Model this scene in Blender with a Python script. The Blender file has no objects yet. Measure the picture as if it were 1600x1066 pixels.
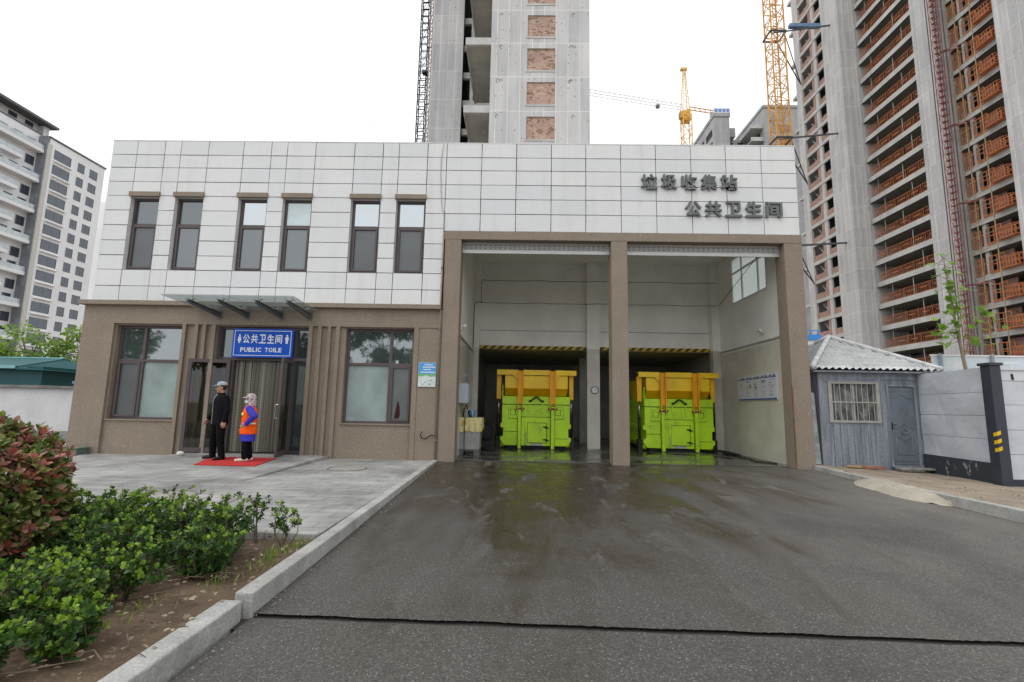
import bpy, math, random
import numpy as np
from mathutils import Vector, Matrix
R = math.radians
rng = random.Random(7)
nrng = np.random.default_rng(11)
sc = bpy.context.scene
col = sc.collection

# ------------------------------------------------------------------ camera
cam_d = bpy.data.cameras.new("camera"); cam = bpy.data.objects.new("camera", cam_d); col.objects.link(cam)
cam_d.sensor_width = 36.0; cam_d.lens = 36.0 * 762.05 / 1600.0
cam_d.clip_start = 0.05; cam_d.clip_end = 4000
def _cam_matrix(th, ro, ya):
    c, s = math.cos(ya), math.sin(ya); Ry = Matrix(((c, -s, 0), (s, c, 0), (0, 0, 1)))
    c, s = math.cos(th), math.sin(th); Rp = Matrix(((1, 0, 0), (0, c, -s), (0, s, c)))
    c, s = math.cos(ro), math.sin(ro); Rr = Matrix(((c, 0, s), (0, 1, 0), (-s, 0, c)))
    M = Ry @ Rp @ Rr
    rx, fw, up = M.col[0], M.col[1], M.col[2]
    m = Matrix((rx, up, -fw)).transposed().to_4x4()
    m.translation = Vector((0, 0, 1.35)); return m
cam.matrix_world = _cam_matrix(R(7.7859), R(-1.0846), R(1.1112))
sc.camera = cam

# ------------------------------------------------------------------ sky, sun, exposure
SUN_EL, SUN_AZ = 58.0, 225.0      # elevation, compass azimuth of the sun (north = +Y): from the south west
w = bpy.data.worlds.new("World"); sc.world = w; w.use_nodes = True
nt = w.node_tree; bg = nt.nodes["Background"]
sky = nt.nodes.new("ShaderNodeTexSky"); sky.sky_type = 'NISHITA'; sky.sun_disc = False
sky.sun_elevation = R(SUN_EL); sky.sun_rotation = R(SUN_AZ)
sky.air_density = 1.0; sky.dust_density = 6.0; sky.ozone_density = 1.0
hs = nt.nodes.new("ShaderNodeHueSaturation"); hs.inputs['Saturation'].default_value = 0.10
nt.links.new(sky.outputs[0], hs.inputs['Color'])
mx = nt.nodes.new("ShaderNodeMix"); mx.data_type = 'RGBA'; mx.inputs[0].default_value = 0.72
nt.links.new(hs.outputs[0], mx.inputs[6]); mx.inputs[7].default_value = (11.2, 11.45, 11.7, 1)   # an even white cloud layer over the clear sky
nt.links.new(mx.outputs[2], bg.inputs[0]); bg.inputs[1].default_value = 0.13
sun_d = bpy.data.lights.new("sun", 'SUN'); sun = bpy.data.objects.new("sun", sun_d); col.objects.link(sun)
sun_d.energy = 0.5; sun_d.angle = R(40); sun_d.color = (1.0, 0.96, 0.9)
_d = Vector((math.sin(R(SUN_AZ)) * math.cos(R(SUN_EL)), math.cos(R(SUN_AZ)) * math.cos(R(SUN_EL)), math.sin(R(SUN_EL))))
sun.rotation_euler = _d.to_track_quat('Z', 'Y').to_euler()
vs = sc.view_settings
sc.display_settings.display_device = 'sRGB'
vs.view_transform = 'Standard'; vs.look = 'None'; vs.exposure = 0.12; vs.gamma = 1.0; vs.use_curve_mapping = False
sc.cycles.max_bounces = 8; sc.cycles.diffuse_bounces = 5; sc.cycles.glossy_bounces = 4

# ------------------------------------------------------------------ helpers
class MB:
    """collects shapes and links them as one mesh object"""
    def __init__(s): s.v = []; s.f = []; s.m = []; s.mi = 0
    def add(s, vs_, fs):
        n = len(s.v); s.v.extend([tuple(p) for p in vs_])
        for f in fs: s.f.append(tuple(i + n for i in f)); s.m.append(s.mi)
        return s
    def mat(s, i): s.mi = i; return s
    def quad(s, a, b, c, d): return s.add([a, b, c, d], [(0, 1, 2, 3)])
    def box(s, x0, x1, y0, y1, z0, z1):
        return s.add([(x0,y0,z0),(x1,y0,z0),(x1,y1,z0),(x0,y1,z0),(x0,y0,z1),(x1,y0,z1),(x1,y1,z1),(x0,y1,z1)],
                     [(0,3,2,1),(4,5,6,7),(0,1,5,4),(1,2,6,5),(2,3,7,6),(3,0,4,7)])
    def bar(s, p, q, w_, h_=None, up=(0,0,1)):
        h_ = h_ or w_; p = Vector(p); q = Vector(q); d = (q - p)
        if d.length < 1e-6: return s
        d.normalize(); u = Vector(up)
        if abs(d.dot(u)) > .98: u = Vector((0,1,0))
        a = d.cross(u).normalized(); b = a.cross(d).normalized(); a *= w_/2; b *= h_/2
        return s.add([p-a-b,p+a-b,p+a+b,p-a+b,q-a-b,q+a-b,q+a+b,q-a+b],
                     [(0,3,2,1),(4,5,6,7),(0,1,5,4),(1,2,6,5),(2,3,7,6),(3,0,4,7)])
    def tube(s, pts, r, n=8, cap=True):
        pts = [Vector(p) for p in pts]; rs = r if isinstance(r, (list, tuple)) else [r]*len(pts)
        base = len(s.v); prev = None
        for i, p in enumerate(pts):
            d = (pts[min(i+1,len(pts)-1)] - pts[max(i-1,0)])
            d = d.normalized() if d.length > 1e-9 else Vector((0,0,1))
            if prev is None: a = d.orthogonal().normalized()
            else:
                a = prev - d*prev.dot(d); a = a.normalized() if a.length > 1e-6 else d.orthogonal().normalized()
            prev = a; b = d.cross(a)
            for k in range(n):
                t = 2*math.pi*k/n; s.v.append(tuple(p + (a*math.cos(t) + b*math.sin(t))*rs[i]))
        for i in range(len(pts)-1):
            for k in range(n):
                s.f.append((base+i*n+k, base+i*n+(k+1)%n, base+(i+1)*n+(k+1)%n, base+(i+1)*n+k)); s.m.append(s.mi)
        if cap:
            s.f.append(tuple(base+k for k in range(n))[::-1]); s.m.append(s.mi)
            s.f.append(tuple(base+(len(pts)-1)*n+k for k in range(n))); s.m.append(s.mi)
        return s
    def prism(s, poly, axis, a, b):
        """poly: 2D points; axis 'y': (x,z) extruded in y; 'x': (y,z) extruded in x; 'z': (x,y) extruded in z"""
        def P(u, v, t): return {'y': (u,t,v), 'x': (t,u,v), 'z': (u,v,t)}[axis]
        n = len(poly); vs_ = [P(u,v,a) for u,v in poly] + [P(u,v,b) for u,v in poly]
        fs = [tuple(range(n)), tuple(range(2*n-1, n-1, -1))] + [(i, n+i, n+(i+1)%n, (i+1)%n) for i in range(n)]
        return s.add(vs_, fs)
    def ball(s, c, r, n=10, m=7, M=None):
        if not isinstance(r, (list, tuple)): r = (r, r, r)
        c = Vector(c); vs_ = [(0,0,-1)]
        for i in range(1, m):
            t = math.pi*i/m
            for k in range(n):
                p = 2*math.pi*k/n; vs_.append((math.sin(t)*math.cos(p), math.sin(t)*math.sin(p), -math.cos(t)))
        vs_.append((0,0,1)); out = []
        for v in vs_:
            q = Vector((v[0]*r[0], v[1]*r[1], v[2]*r[2]))
            if M is not None: q = M @ q
            out.append(c + q)
        fs = [(0, 1+(k+1)%n, 1+k) for k in range(n)]
        for i in range(m-2):
            for k in range(n):
                fs.append((1+i*n+k, 1+i*n+(k+1)%n, 1+(i+1)*n+(k+1)%n, 1+(i+1)*n+k))
        L = len(vs_)-1; b = 1+(m-2)*n
        fs += [(b+k, b+(k+1)%n, L) for k in range(n)]
        return s.add(out, fs)
    def capsule(s, p, q, r1, r2, n=10):
        p = Vector(p); q = Vector(q); d = (q-p).normalized(); pts = []; rs = []
        for t in (85, 60, 30): pts.append(p - d*r1*math.sin(R(t))); rs.append(r1*math.cos(R(t)))
        pts.append(p); rs.append(r1); pts.append(q); rs.append(r2)
        for t in (30, 60, 85): pts.append(q + d*r2*math.sin(R(t))); rs.append(r2*math.cos(R(t)))
        return s.tube(pts, rs, n)
    def wall(s, axis, a0, a1, z0, z1, c0, c1, holes=()):
        """a wall with rectangular holes (a0,a1,z0,z1); axis 'x': spans x, thickness y c0..c1; axis 'y': spans y, thickness x"""
        P = (lambda a, c, z: (a, c, z)) if axis == 'x' else (lambda a, c, z: (c, a, z))
        A = sorted({a0, a1, *[min(max(h[0],a0),a1) for h in holes], *[min(max(h[1],a0),a1) for h in holes]})
        Z = sorted({z0, z1, *[min(max(h[2],z0),z1) for h in holes], *[min(max(h[3],z0),z1) for h in holes]})
        inh = lambda a, z: any(h[0] < a < h[1] and h[2] < z < h[3] for h in holes)
        for j in range(len(Z)-1):
            run = None
            for i in range(len(A)):
                solid = i < len(A)-1 and not inh((A[i]+A[i+1])/2, (Z[j]+Z[j+1])/2)
                if solid and run is None: run = A[i]
                if not solid and run is not None:
                    for c in (c0, c1): s.quad(P(run,c,Z[j]), P(A[i],c,Z[j]), P(A[i],c,Z[j+1]), P(run,c,Z[j+1]))
                    run = None
        for h in list(holes):
            b0, b1, y0, y1 = max(h[0],a0), min(h[1],a1), max(h[2],z0), min(h[3],z1)
            if h[0] > a0: s.quad(P(b0,c0,y0), P(b0,c1,y0), P(b0,c1,y1), P(b0,c0,y1))
            if h[1] < a1: s.quad(P(b1,c0,y0), P(b1,c1,y0), P(b1,c1,y1), P(b1,c0,y1))
            if h[2] > z0: s.quad(P(b0,c0,y0), P(b1,c0,y0), P(b1,c1,y0), P(b0,c1,y0))
            if h[3] < z1: s.quad(P(b0,c0,y1), P(b1,c0,y1), P(b1,c1,y1), P(b0,c1,y1))
        for a in (a0, a1): s.quad(P(a,c0,z0), P(a,c1,z0), P(a,c1,z1), P(a,c0,z1))
        for z in (z0, z1): s.quad(P(a0,c0,z), P(a1,c0,z), P(a1,c1,z), P(a0,c1,z))
        return s
    def build(s, name, mats, parent=None, bevel=0, smooth=False, loc=None):
        me = bpy.data.meshes.new(name); me.from_pydata(s.v, [], s.f)
        mats = mats if isinstance(mats, (list, tuple)) else [mats]
        for m_ in mats: me.materials.append(m_)
        if len(mats) > 1: me.polygons.foreach_set("material_index", s.m)
        if smooth: me.polygons.foreach_set("use_smooth", [True]*len(me.polygons))
        me.update()
        o = bpy.data.objects.new(name, me); col.objects.link(o)
        if parent is not None: o.parent = parent
        if loc is not None: o.location = loc
        if bevel:
            b = o.modifiers.new("bevel", 'BEVEL'); b.width = bevel; b.segments = 2; b.limit_method = 'ANGLE'; b.angle_limit = R(40)
        return o

def thing(name, label, cat, loc=(0,0,0), rz=0, group=None):
    o = bpy.data.objects.new(name, None); col.objects.link(o); o.location = loc; o.rotation_euler = (0,0,rz)
    o.empty_display_size = .2
    return tag(o, label, cat, group)
def tag(o, label, cat, group=None):
    o['label'] = label; o['category'] = cat
    if group: o['group'] = group
    return o
def kind(o, k='structure'): o['kind'] = k; return o
def dup(root, loc=None, rz=None, label=None):
    def cp(o, par):
        c = o.copy(); col.objects.link(c); c.parent = par
        for ch in list(o.children): cp(ch, c)
        return c
    r = cp(root, None)
    if loc is not None: r.location = loc
    if rz is not None: r.rotation_euler = (0,0,rz)
    if label: r['label'] = label
    return r
def remesh(o, voxel, smooth=2):
    m = o.modifiers.new("remesh", 'REMESH'); m.mode = 'VOXEL'; m.voxel_size = voxel; m.use_smooth_shade = True
    if smooth:
        s_ = o.modifiers.new("smooth", 'SMOOTH'); s_.iterations = smooth; s_.factor = .5
    return o

# ---- materials
def new_mat(name):
    m = bpy.data.materials.new(name); m.use_nodes = True
    return m, m.node_tree, m.node_tree.nodes["Principled BSDF"]
class NT:
    """short node building"""
    def __init__(s, m): s.t = m.node_tree; s.n = s.t.nodes
    def node(s, typ, **k):
        nd = s.n.new(typ)
        for a, b in k.items(): setattr(nd, a, b)
        return nd
    def link(s, a, b): s.t.links.new(a, b)
    def pos(s):
        if not hasattr(s, '_p'): s._p = s.node("ShaderNodeNewGeometry").outputs['Position']
        return s._p
    def objco(s):
        if not hasattr(s, '_o'): s._o = s.node("ShaderNodeTexCoord").outputs['Object']
        return s._o
    def scaled(s, vec, sx, sy, sz):
        v = s.node("ShaderNodeVectorMath", operation='MULTIPLY'); s.link(vec, v.inputs[0]); v.inputs[1].default_value = (sx, sy, sz); return v.outputs[0]
    def noise(s, vec, scale, detail=4, rough=.55, dist=0):
        n_ = s.node("ShaderNodeTexNoise"); s.link(vec, n_.inputs['Vector']); n_.inputs['Scale'].default_value = scale
        n_.inputs['Detail'].default_value = detail; n_.inputs['Roughness'].default_value = rough; n_.inputs['Distortion'].default_value = dist
        return n_.outputs[0]
    def ramp(s, fac, stops, interp='LINEAR'):
        r = s.node("ShaderNodeValToRGB"); s.link(fac, r.inputs[0]); r.color_ramp.interpolation = interp
        el = r.color_ramp.elements
        while len(el) < len(stops): el.new(0.5)
        for e, (p, c) in zip(el, stops):
            e.position = p; e.color = (c[0], c[1], c[2], 1) if isinstance(c, (tuple, list)) else (c, c, c, 1)
        return r.outputs[0]
    def math(s, op, a, b=None, c=None, clamp=False):
        n_ = s.node("ShaderNodeMath", operation=op, use_clamp=clamp)
        for i, x in enumerate((a, b, c)):
            if x is None: continue
            if isinstance(x, (int, float)): n_.inputs[i].default_value = x
            else: s.link(x, n_.inputs[i])
        return n_.outputs[0]
    def mix(s, fac, a, b, blend='MIX'):
        n_ = s.node("ShaderNodeMix", data_type='RGBA', blend_type=blend)
        for i, x in ((0, fac), (6, a), (7, b)):
            if isinstance(x, (int, float)): n_.inputs[i].default_value = x
            elif isinstance(x, (tuple, list)): n_.inputs[i].default_value = (*x[:3], 1)
            else: s.link(x, n_.inputs[i])
        return n_.outputs[2]
    def bump(s, h, strength, dist=.01):
        b = s.node("ShaderNodeBump"); s.link(h, b.inputs['Height']); b.inputs['Strength'].default_value = strength; b.inputs['Distance'].default_value = dist
        return b.outputs[0]
    def uv_wall(s):
        """(x+y, z) in metres: runs along walls that face along either axis"""
        if not hasattr(s, '_u'):
            sp = s.node("ShaderNodeSeparateXYZ"); s.link(s.pos(), sp.inputs[0])
            cb = s.node("ShaderNodeCombineXYZ"); s.link(s.math('ADD', sp.outputs[0], sp.outputs[1]), cb.inputs[0]); s.link(sp.outputs[2], cb.inputs[1])
            s._u = cb.outputs[0]
        return s._u

def mat(name, c, rough=.7, var=.12, scale=3.0, bump=0, bscale=60, spec=.4, metal=0, island=0, fine=0, coat=0):
    m, t, p = new_mat(name); N = NT(m)
    f = N.noise(N.pos(), scale, 5, .6)
    lo = tuple(x*(1-var) for x in c); hi = tuple(min(1, x*(1+var)) for x in c)
    cc = N.ramp(f, [(.3, lo), (.7, hi)])
    if fine:
        f2 = N.noise(N.pos(), scale*22, 3, .6); cc = N.mix(1.0, cc, N.ramp(f2, [(.35, 1-fine), (.65, 1.0)]), 'MULTIPLY')
    if island:
        g = N.node("ShaderNodeNewGeometry"); cc = N.mix(1.0, cc, N.ramp(g.outputs['Random Per Island'], [(0, 1-island), (1, 1.0)]), 'MULTIPLY')
    N.link(cc, p.inputs['Base Color'])
    p.inputs['Roughness'].default_value = rough; p.inputs['Specular IOR Level'].default_value = spec; p.inputs['Metallic'].default_value = metal
    if coat: p.inputs['Coat Weight'].default_value = coat; p.inputs['Coat Roughness'].default_value = .1
    if bump: N.link(N.bump(N.noise(N.pos(), bscale, 4, .65), bump, .01), p.inputs['Normal'])
    return m

def granite_paint():
    m, t, p = new_mat("brown stone paint"); N = NT(m)
    base = N.ramp(N.noise(N.pos(), 1.3, 4, .6), [(.3, (.232, .186, .142)), (.7, (.272, .222, .172))])
    n2 = N.noise(N.pos(), 45, 3, .7); c = N.mix(1, base, N.ramp(n2, [(.3, .72), (.7, 1.12)]), 'MULTIPLY')
    v = N.node("ShaderNodeTexVoronoi"); N.link(N.pos(), v.inputs['Vector']); v.inputs['Scale'].default_value = 34
    rnd = N.math('GREATER_THAN', N.noise(N.pos(), 23, 2, .5), .56)
    sp = N.math('MULTIPLY', N.math('LESS_THAN', v.outputs['Distance'], .21), rnd)
    c = N.mix(N.math('MULTIPLY', sp, .8), c, (.56, .54, .5))
    # grey rub marks and rain streaks
    st = N.noise(N.scaled(N.pos(), 6, 6, .35), 1.0, 4, .6)
    c = N.mix(N.ramp(st, [(.55, 0.0), (.8, .35)]), c, (.16, .135, .11))
    N.link(c, p.inputs['Base Color']); p.inputs['Roughness'].default_value = .75; p.inputs['Specular IOR Level'].default_value = .35
    N.link(N.bump(n2, .35, .01), p.inputs['Normal']); return m
M_brown = granite_paint()

def white_panels():
    m, t, p = new_mat("white stone panel"); N = NT(m)
    g = N.node("ShaderNodeNewGeometry")
    c = N.ramp(g.outputs['Random Per Island'], [(0, (.635, .65, .665)), (.5, (.67, .68, .69)), (1, (.70, .705, .705))])
    c = N.mix(1, c, N.ramp(N.noise(N.pos(), 90, 3, .7), [(.35, .90), (.6, 1.0)]), 'MULTIPLY')
    st = N.noise(N.scaled(N.pos(), 3.0, 3.0, .25), 1.0, 5, .65)
    c = N.mix(N.ramp(st, [(.48, 0.0), (.8, .42)]), c, (.47, .47, .45))
    N.link(c, p.inputs['Base Color']); p.inputs['Roughness'].default_value = .55
    N.link(N.bump(N.noise(N.pos(), 2.2, 3, .5), .22, .05), p.inputs['Normal']); return m
M_panel = white_panels()
M_joint = mat("dark joint", (.035, .035, .038), .9)

def asphalt():
    m, t, p = new_mat("wet asphalt"); N = NT(m)
    P_ = N.pos(); sp = N.node("ShaderNodeSeparateXYZ"); N.link(P_, sp.inputs[0]); X, Y = sp.outputs[0], sp.outputs[1]
    big = N.noise(P_, .55, 5, .6, .4)
    streak = N.noise(N.scaled(P_, 1.5, .3, 1), 1.0, 5, .6, .8)
    # wetness: where the floor of the bays drains onto the drive, fading towards the street and the right
    wy = N.math('MULTIPLY_ADD', Y, .125, -.52); wx = N.math('MULTIPLY', N.math('ABSOLUTE', N.math('SUBTRACT', X, .3)), -.19)
    wet = N.math('ADD', N.math('ADD', wy, wx), N.math('MULTIPLY_ADD', N.math('ADD', streak, big), 1.9, -1.35))
    wet = N.ramp(wet, [(.16, 0.0), (.90, 1.0)])
    film = N.ramp(N.noise(N.scaled(P_, 2.0, .8, 1), 1.0, 5, .66, .5), [(.56, 0.0), (.63, .85)])
    wet = N.math('MULTIPLY', wet, N.math('SUBTRACT', 1.0, film))
    grain = N.noise(P_, 62, 3, .85)
    v = N.node("ShaderNodeTexVoronoi"); N.link(P_, v.inputs['Vector']); v.inputs['Scale'].default_value = 48
    dry = N.ramp(N.math('ADD', N.math('MULTIPLY', big, .6), N.math('MULTIPLY', streak, .4)), [(.33, (.053, .049, .045)), (.66, (.098, .090, .081))])
    worn = N.ramp(N.math('MULTIPLY_ADD', X, .16, N.math('MULTIPLY_ADD', big, 1.2, -.75)), [(.25, 1.0), (.95, 1.55)])
    c = N.mix(1, N.mix(1, dry, worn, 'MULTIPLY'), N.ramp(grain, [(.30, .48), (.5, .96), (.68, 1.8)]), 'MULTIPLY')
    c = N.mix(N.math('MULTIPLY', N.math('MULTIPLY', N.math('LESS_THAN', v.outputs['Distance'], .22), N.math('GREATER_THAN', N.noise(P_, 31, 2, .6), .52)), .75), c, (.30, .29, .27))
    c = N.mix(wet, c, N.mix(1, c, (.40, .345, .27), 'MULTIPLY'))
    N.link(c, p.inputs['Base Color'])
    rw = N.ramp(N.noise(P_, 2.2, 4, .6), [(.35, .20), (.65, .40)])
    rr = N.node("ShaderNodeMix"); rr.data_type = 'FLOAT'; N.link(wet, rr.inputs[0]); rr.inputs[2].default_value = .72; N.link(rw, rr.inputs[3])
    N.link(rr.outputs[0], p.inputs['Roughness']); p.inputs['Specular IOR Level'].default_value = .5
    b = N.node("ShaderNodeBump"); N.link(N.noise(P_, 110, 3, .7), b.inputs['Height']); b.inputs['Distance'].default_value = .012
    N.link(N.math('MULTIPLY_ADD', wet, -.32, .55), b.inputs['Strength']); N.link(b.outputs[0], p.inputs['Normal'])
    return m
M_asphalt = asphalt()
M_crack = mat("dark crack", (.045, .041, .036), .95, bump=.6, bscale=80)  # dark colour for the channel bottom under the open joint

def paving():
    m, t, p = new_mat("grey paving"); N = NT(m); P_ = N.pos()
    br = N.node("ShaderNodeTexBrick"); N.link(P_, br.inputs['Vector']); br.inputs['Scale'].default_value = 1.0
    br.inputs['Brick Width'].default_value = .5; br.inputs['Row Height'].default_value = .25; br.inputs['Mortar Size'].default_value = .006
    br.inputs['Color1'].default_value = (.29, .286, .276, 1); br.inputs['Color2'].default_value = (.375, .37, .355, 1); br.inputs['Mortar'].default_value = (.13, .127, .12, 1)
    big = N.noise(P_, .7, 5, .65, .5)
    c = N.mix(1, br.outputs[0], N.ramp(big, [(.35, .64), (.62, 1.10)]), 'MULTIPLY')
    chip = N.noise(N.scaled(P_, 2.0, 5.0, 1), 1.3, 3, .5, .2)
    c = N.mix(N.ramp(chip, [(.64, 0.0), (.665, .55)]), c, (.42, .42, .40))
    c = N.mix(N.ramp(N.noise(N.scaled(P_, 1.2, 4.0, 1), 1.1, 3, .5), [(.64, 0.0), (.70, .4)]), c, (.12, .12, .118))
    c = N.mix(1, c, N.ramp(N.noise(P_, 60, 3, .7), [(.3, .82), (.6, 1.05)]), 'MULTIPLY')
    N.link(c, p.inputs['Base Color'])
    N.link(N.ramp(big, [(.35, .42), (.6, .75)]), p.inputs['Roughness']); N.link(N.bump(N.noise(P_, 25, 4, .6), .25, .01), p.inputs['Normal']); return m
M_paving = paving()

def tower_concrete(name, base, storey, z0, seam=.95, dirt=.25):
    m, t, p = new_mat(name); N = NT(m); U = N.uv_wall()
    c = N.ramp(N.noise(N.pos(), .25, 5, .6), [(.3, tuple(x*.9 for x in base)), (.7, tuple(x*1.06 for x in base))])
    st = N.noise(N.scaled(U, 1.6, .12, 1), 1.0, 5, .65)
    c = N.mix(1, c, N.ramp(st, [(.3, 1-dirt), (.6, 1.06)]), 'MULTIPLY')
    br = N.node("ShaderNodeTexBrick"); mp = N.node("ShaderNodeMapping"); mp.inputs['Location'].default_value = (0, -z0, 0); N.link(U, mp.inputs[0])
    N.link(mp.outputs[0], br.inputs['Vector']); br.offset = 0; br.inputs['Scale'].default_value = 1; br.inputs['Brick Width'].default_value = seam; br.inputs['Row Height'].default_value = storey
    br.inputs['Mortar Size'].default_value = .028; br.inputs['Mortar Smooth'].default_value = .3
    br.inputs['Color1'].default_value = (.88, .88, .9, 1); br.inputs['Color2'].default_value = (1.03, 1.03, 1.02, 1); br.inputs['Mortar'].default_value = (1.34, 1.32, 1.28, 1)
    c = N.mix(1, c, br.outputs[0], 'MULTIPLY')
    vo = N.node("ShaderNodeTexVoronoi"); N.link(N.scaled(U, 1.9, 1.4, 1), vo.inputs['Vector']); vo.inputs['Scale'].default_value = 1; vo.inputs['Randomness'].default_value = .22
    c = N.mix(N.math('MULTIPLY', N.math('LESS_THAN', vo.outputs['Distance'], .085), .75), c, (.09, .09, .09))
    N.link(c, p.inputs['Base Color']); p.inputs['Roughness'].default_value = .85; p.inputs['Specular IOR Level'].default_value = .25
    return m
M_conc = tower_concrete("raw tower concrete", (.55, .55, .55), 2.95, 30.4-2.95*10, .95, .14)
M_conc_east = tower_concrete("bare grey concrete", (.50, .50, .50), 3.0, 15.1-15, .95, .12)
M_slab = mat("pale slab concrete", (.50, .505, .49), .85, .15, .8, fine=.15)
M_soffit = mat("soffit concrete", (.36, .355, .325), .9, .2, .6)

def brickwork(name, a, b, mort, dark=.3):
    m, t, p = new_mat(name); N = NT(m); U = N.uv_wall()
    br = N.node("ShaderNodeTexBrick"); N.link(U, br.inputs['Vector']); br.inputs['Scale'].default_value = 1
    br.inputs['Brick Width'].default_value = .30; br.inputs['Row Height'].default_value = .145; br.inputs['Mortar Size'].default_value = .016
    br.inputs['Color1'].default_value = (*a, 1); br.inputs['Color2'].default_value = (*b, 1); br.inputs['Mortar'].default_value = (*mort, 1)
    fl = N.node("ShaderNodeTexBrick"); N.link(U, fl.inputs['Vector']); fl.inputs['Scale'].default_value = 1
    fl.inputs['Brick Width'].default_value = .30; fl.inputs['Row Height'].default_value = .145; fl.inputs['Mortar Size'].default_value = 0; fl.inputs['Bias'].default_value = 0
    fl.inputs['Color1'].default_value = (0,0,0,1); fl.inputs['Color2'].default_value = (1,1,1,1); fl.inputs['Mortar'].default_value = (0,0,0,1)
    sel = N.math('MULTIPLY', N.math('GREATER_THAN', fl.outputs[0], .62), N.math('GREATER_THAN', N.noise(U, 1.6, 2, .5), .5))
    c = N.mix(N.math('MULTIPLY', sel, .75), br.outputs[0], tuple(x*dark for x in a))
    c = N.mix(1, c, N.ramp(N.noise(U, .8, 4, .6), [(.3, .75), (.7, 1.15)]), 'MULTIPLY')
    N.link(c, p.inputs['Base Color']); p.inputs['Roughness'].default_value = .9; return m
M_brick = brickwork("tan infill brick", (.38, .22, .155), (.56, .37, .28), (.42, .38, .34), .42)
M_brickred = brickwork("red infill brick", (.36, .20, .15), (.40, .25, .20), (.34, .28, .25), .6)

def glass(name, tint, refl=.35, rough=.03, wob=.03):
    m, t, p = new_mat(name); N = NT(m)
    p.inputs['Roughness'].default_value = .5; p.inputs['Specular IOR Level'].default_value = .1
    N.link(N.ramp(N.noise(N.pos(), 1.7, 3, .5), [(.3, tuple(x*.65 for x in tint)), (.7, tint)]), p.inputs['Base Color'])
    g = N.node("ShaderNodeBsdfGlossy"); g.inputs['Roughness'].default_value = rough; g.inputs['Color'].default_value = (.9, .96, 1, 1)
    b = N.bump(N.noise(N.pos(), 1.1, 2, .5), wob, .05); N.link(b, g.inputs['Normal'])
    lw = N.node("ShaderNodeLayerWeight"); lw.inputs['Blend'].default_value = .35
    fac = N.math('MULTIPLY_ADD', lw.outputs['Fresnel'], .6, refl, clamp=True)
    ms = N.node("ShaderNodeMixShader"); N.link(fac, ms.inputs[0]); N.link(p.outputs[0], ms.inputs[1]); N.link(g.outputs[0], ms.inputs[2])
    N.link(ms.outputs[0], N.n['Material Output'].inputs[0]); return m
M_glass = glass("window glass", (.05, .07, .075), .46)
M_glass_dim = glass("dim window glass", (.03, .045, .044), .12)
M_screen = glass("insect screen", (.055, .06, .062), .06, .35)
M_frost = glass("frosted glass film", (.27, .345, .325), .03, .3)
M_farglass = glass("far window glass", (.035, .045, .068), .06, .06)
M_frame = mat("plum brown frame", (.085, .066, .066), .45, .08, 4)
M_dark = mat("black paint", (.012, .012, .013), .5)
M_black = mat("black rubber", (.018, .018, .018), .8, bump=.2)
M_steel = mat("grey painted steel", (.13, .135, .14), .45, .1, 4, metal=.2)
M_galv = mat("galvanised metal", (.42, .43, .42), .4, .12, 6, metal=.5)
M_chrome = mat("chromed rod", (.6, .6, .6), .2, .05, metal=.95)
M_white = mat("white paint", (.74, .74, .73), .5, .06)
def rusty(name, c, rust, amt=.62, rough=.5):
    m, t, p = new_mat(name); N = NT(m)
    f = N.noise(N.pos(), 3.5, 6, .68); f2 = N.noise(N.scaled(N.pos(), 9, 9, 1.2), 1.0, 4, .6)
    c1 = N.ramp(N.noise(N.pos(), 1.2, 4, .6), [(.3, tuple(x*.82 for x in c)), (.7, tuple(min(1,x*1.1) for x in c))])
    s_ = N.ramp(N.math('MULTIPLY_ADD', f2, .4, N.math('MULTIPLY', f, .6)), [(amt-.1, 0.0), (amt+.08, .8)])
    N.link(N.mix(s_, c1, rust), p.inputs['Base Color']); p.inputs['Roughness'].default_value = rough
    N.link(N.bump(N.noise(N.pos(), 14, 4, .6), .12, .01), p.inputs['Normal']); return m
M_green = rusty("lime green paint", (.50, .81, .010), (.20, .24, .04), .645, .4)
M_yellow = rusty("yellow hopper paint", (.98, .63, .006), (.45, .20, .02), .66, .4)
M_yellow_d = rusty("worn orange steel", (.92, .47, .008), (.40, .17, .02), .67, .5)
M_orange = rusty("orange safety steel", (.50, .16, .05), (.22, .075, .04), .60, .6)
M_redmast = rusty("dull red steel", (.30, .09, .085), (.12, .06, .05), .6, .6)
M_crane = rusty("crane yellow steel", (.72, .36, .03), (.34, .15, .03), .6, .55)

# ================================================================== ground
def road_z(y): return -0.012*(12.2-y) if y < 12.2 else 0.0
M_soil = mat("bare soil", (.135, .092, .060), .95, .3, 2.5, bump=.8, bscale=18, fine=.35)
M_dirt = mat("dry dirt", (.30, .245, .185), .95, .25, 1.6, bump=.6, bscale=22, fine=.25)
M_kerb = mat("kerb stone", (.40,.395,.375), .85, .25, 2.5, bump=.5, bscale=35, fine=.3)
M_kerb_side = M_kerb
M_mortar = mat("poured mortar", (.40, .365, .30), .92, .16, 3, bump=.6, bscale=16, fine=.2)
g = MB().box(-1500, 1500, -1500, 2500, -.9, -.22); kind(g.build('ground', M_dirt))
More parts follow.
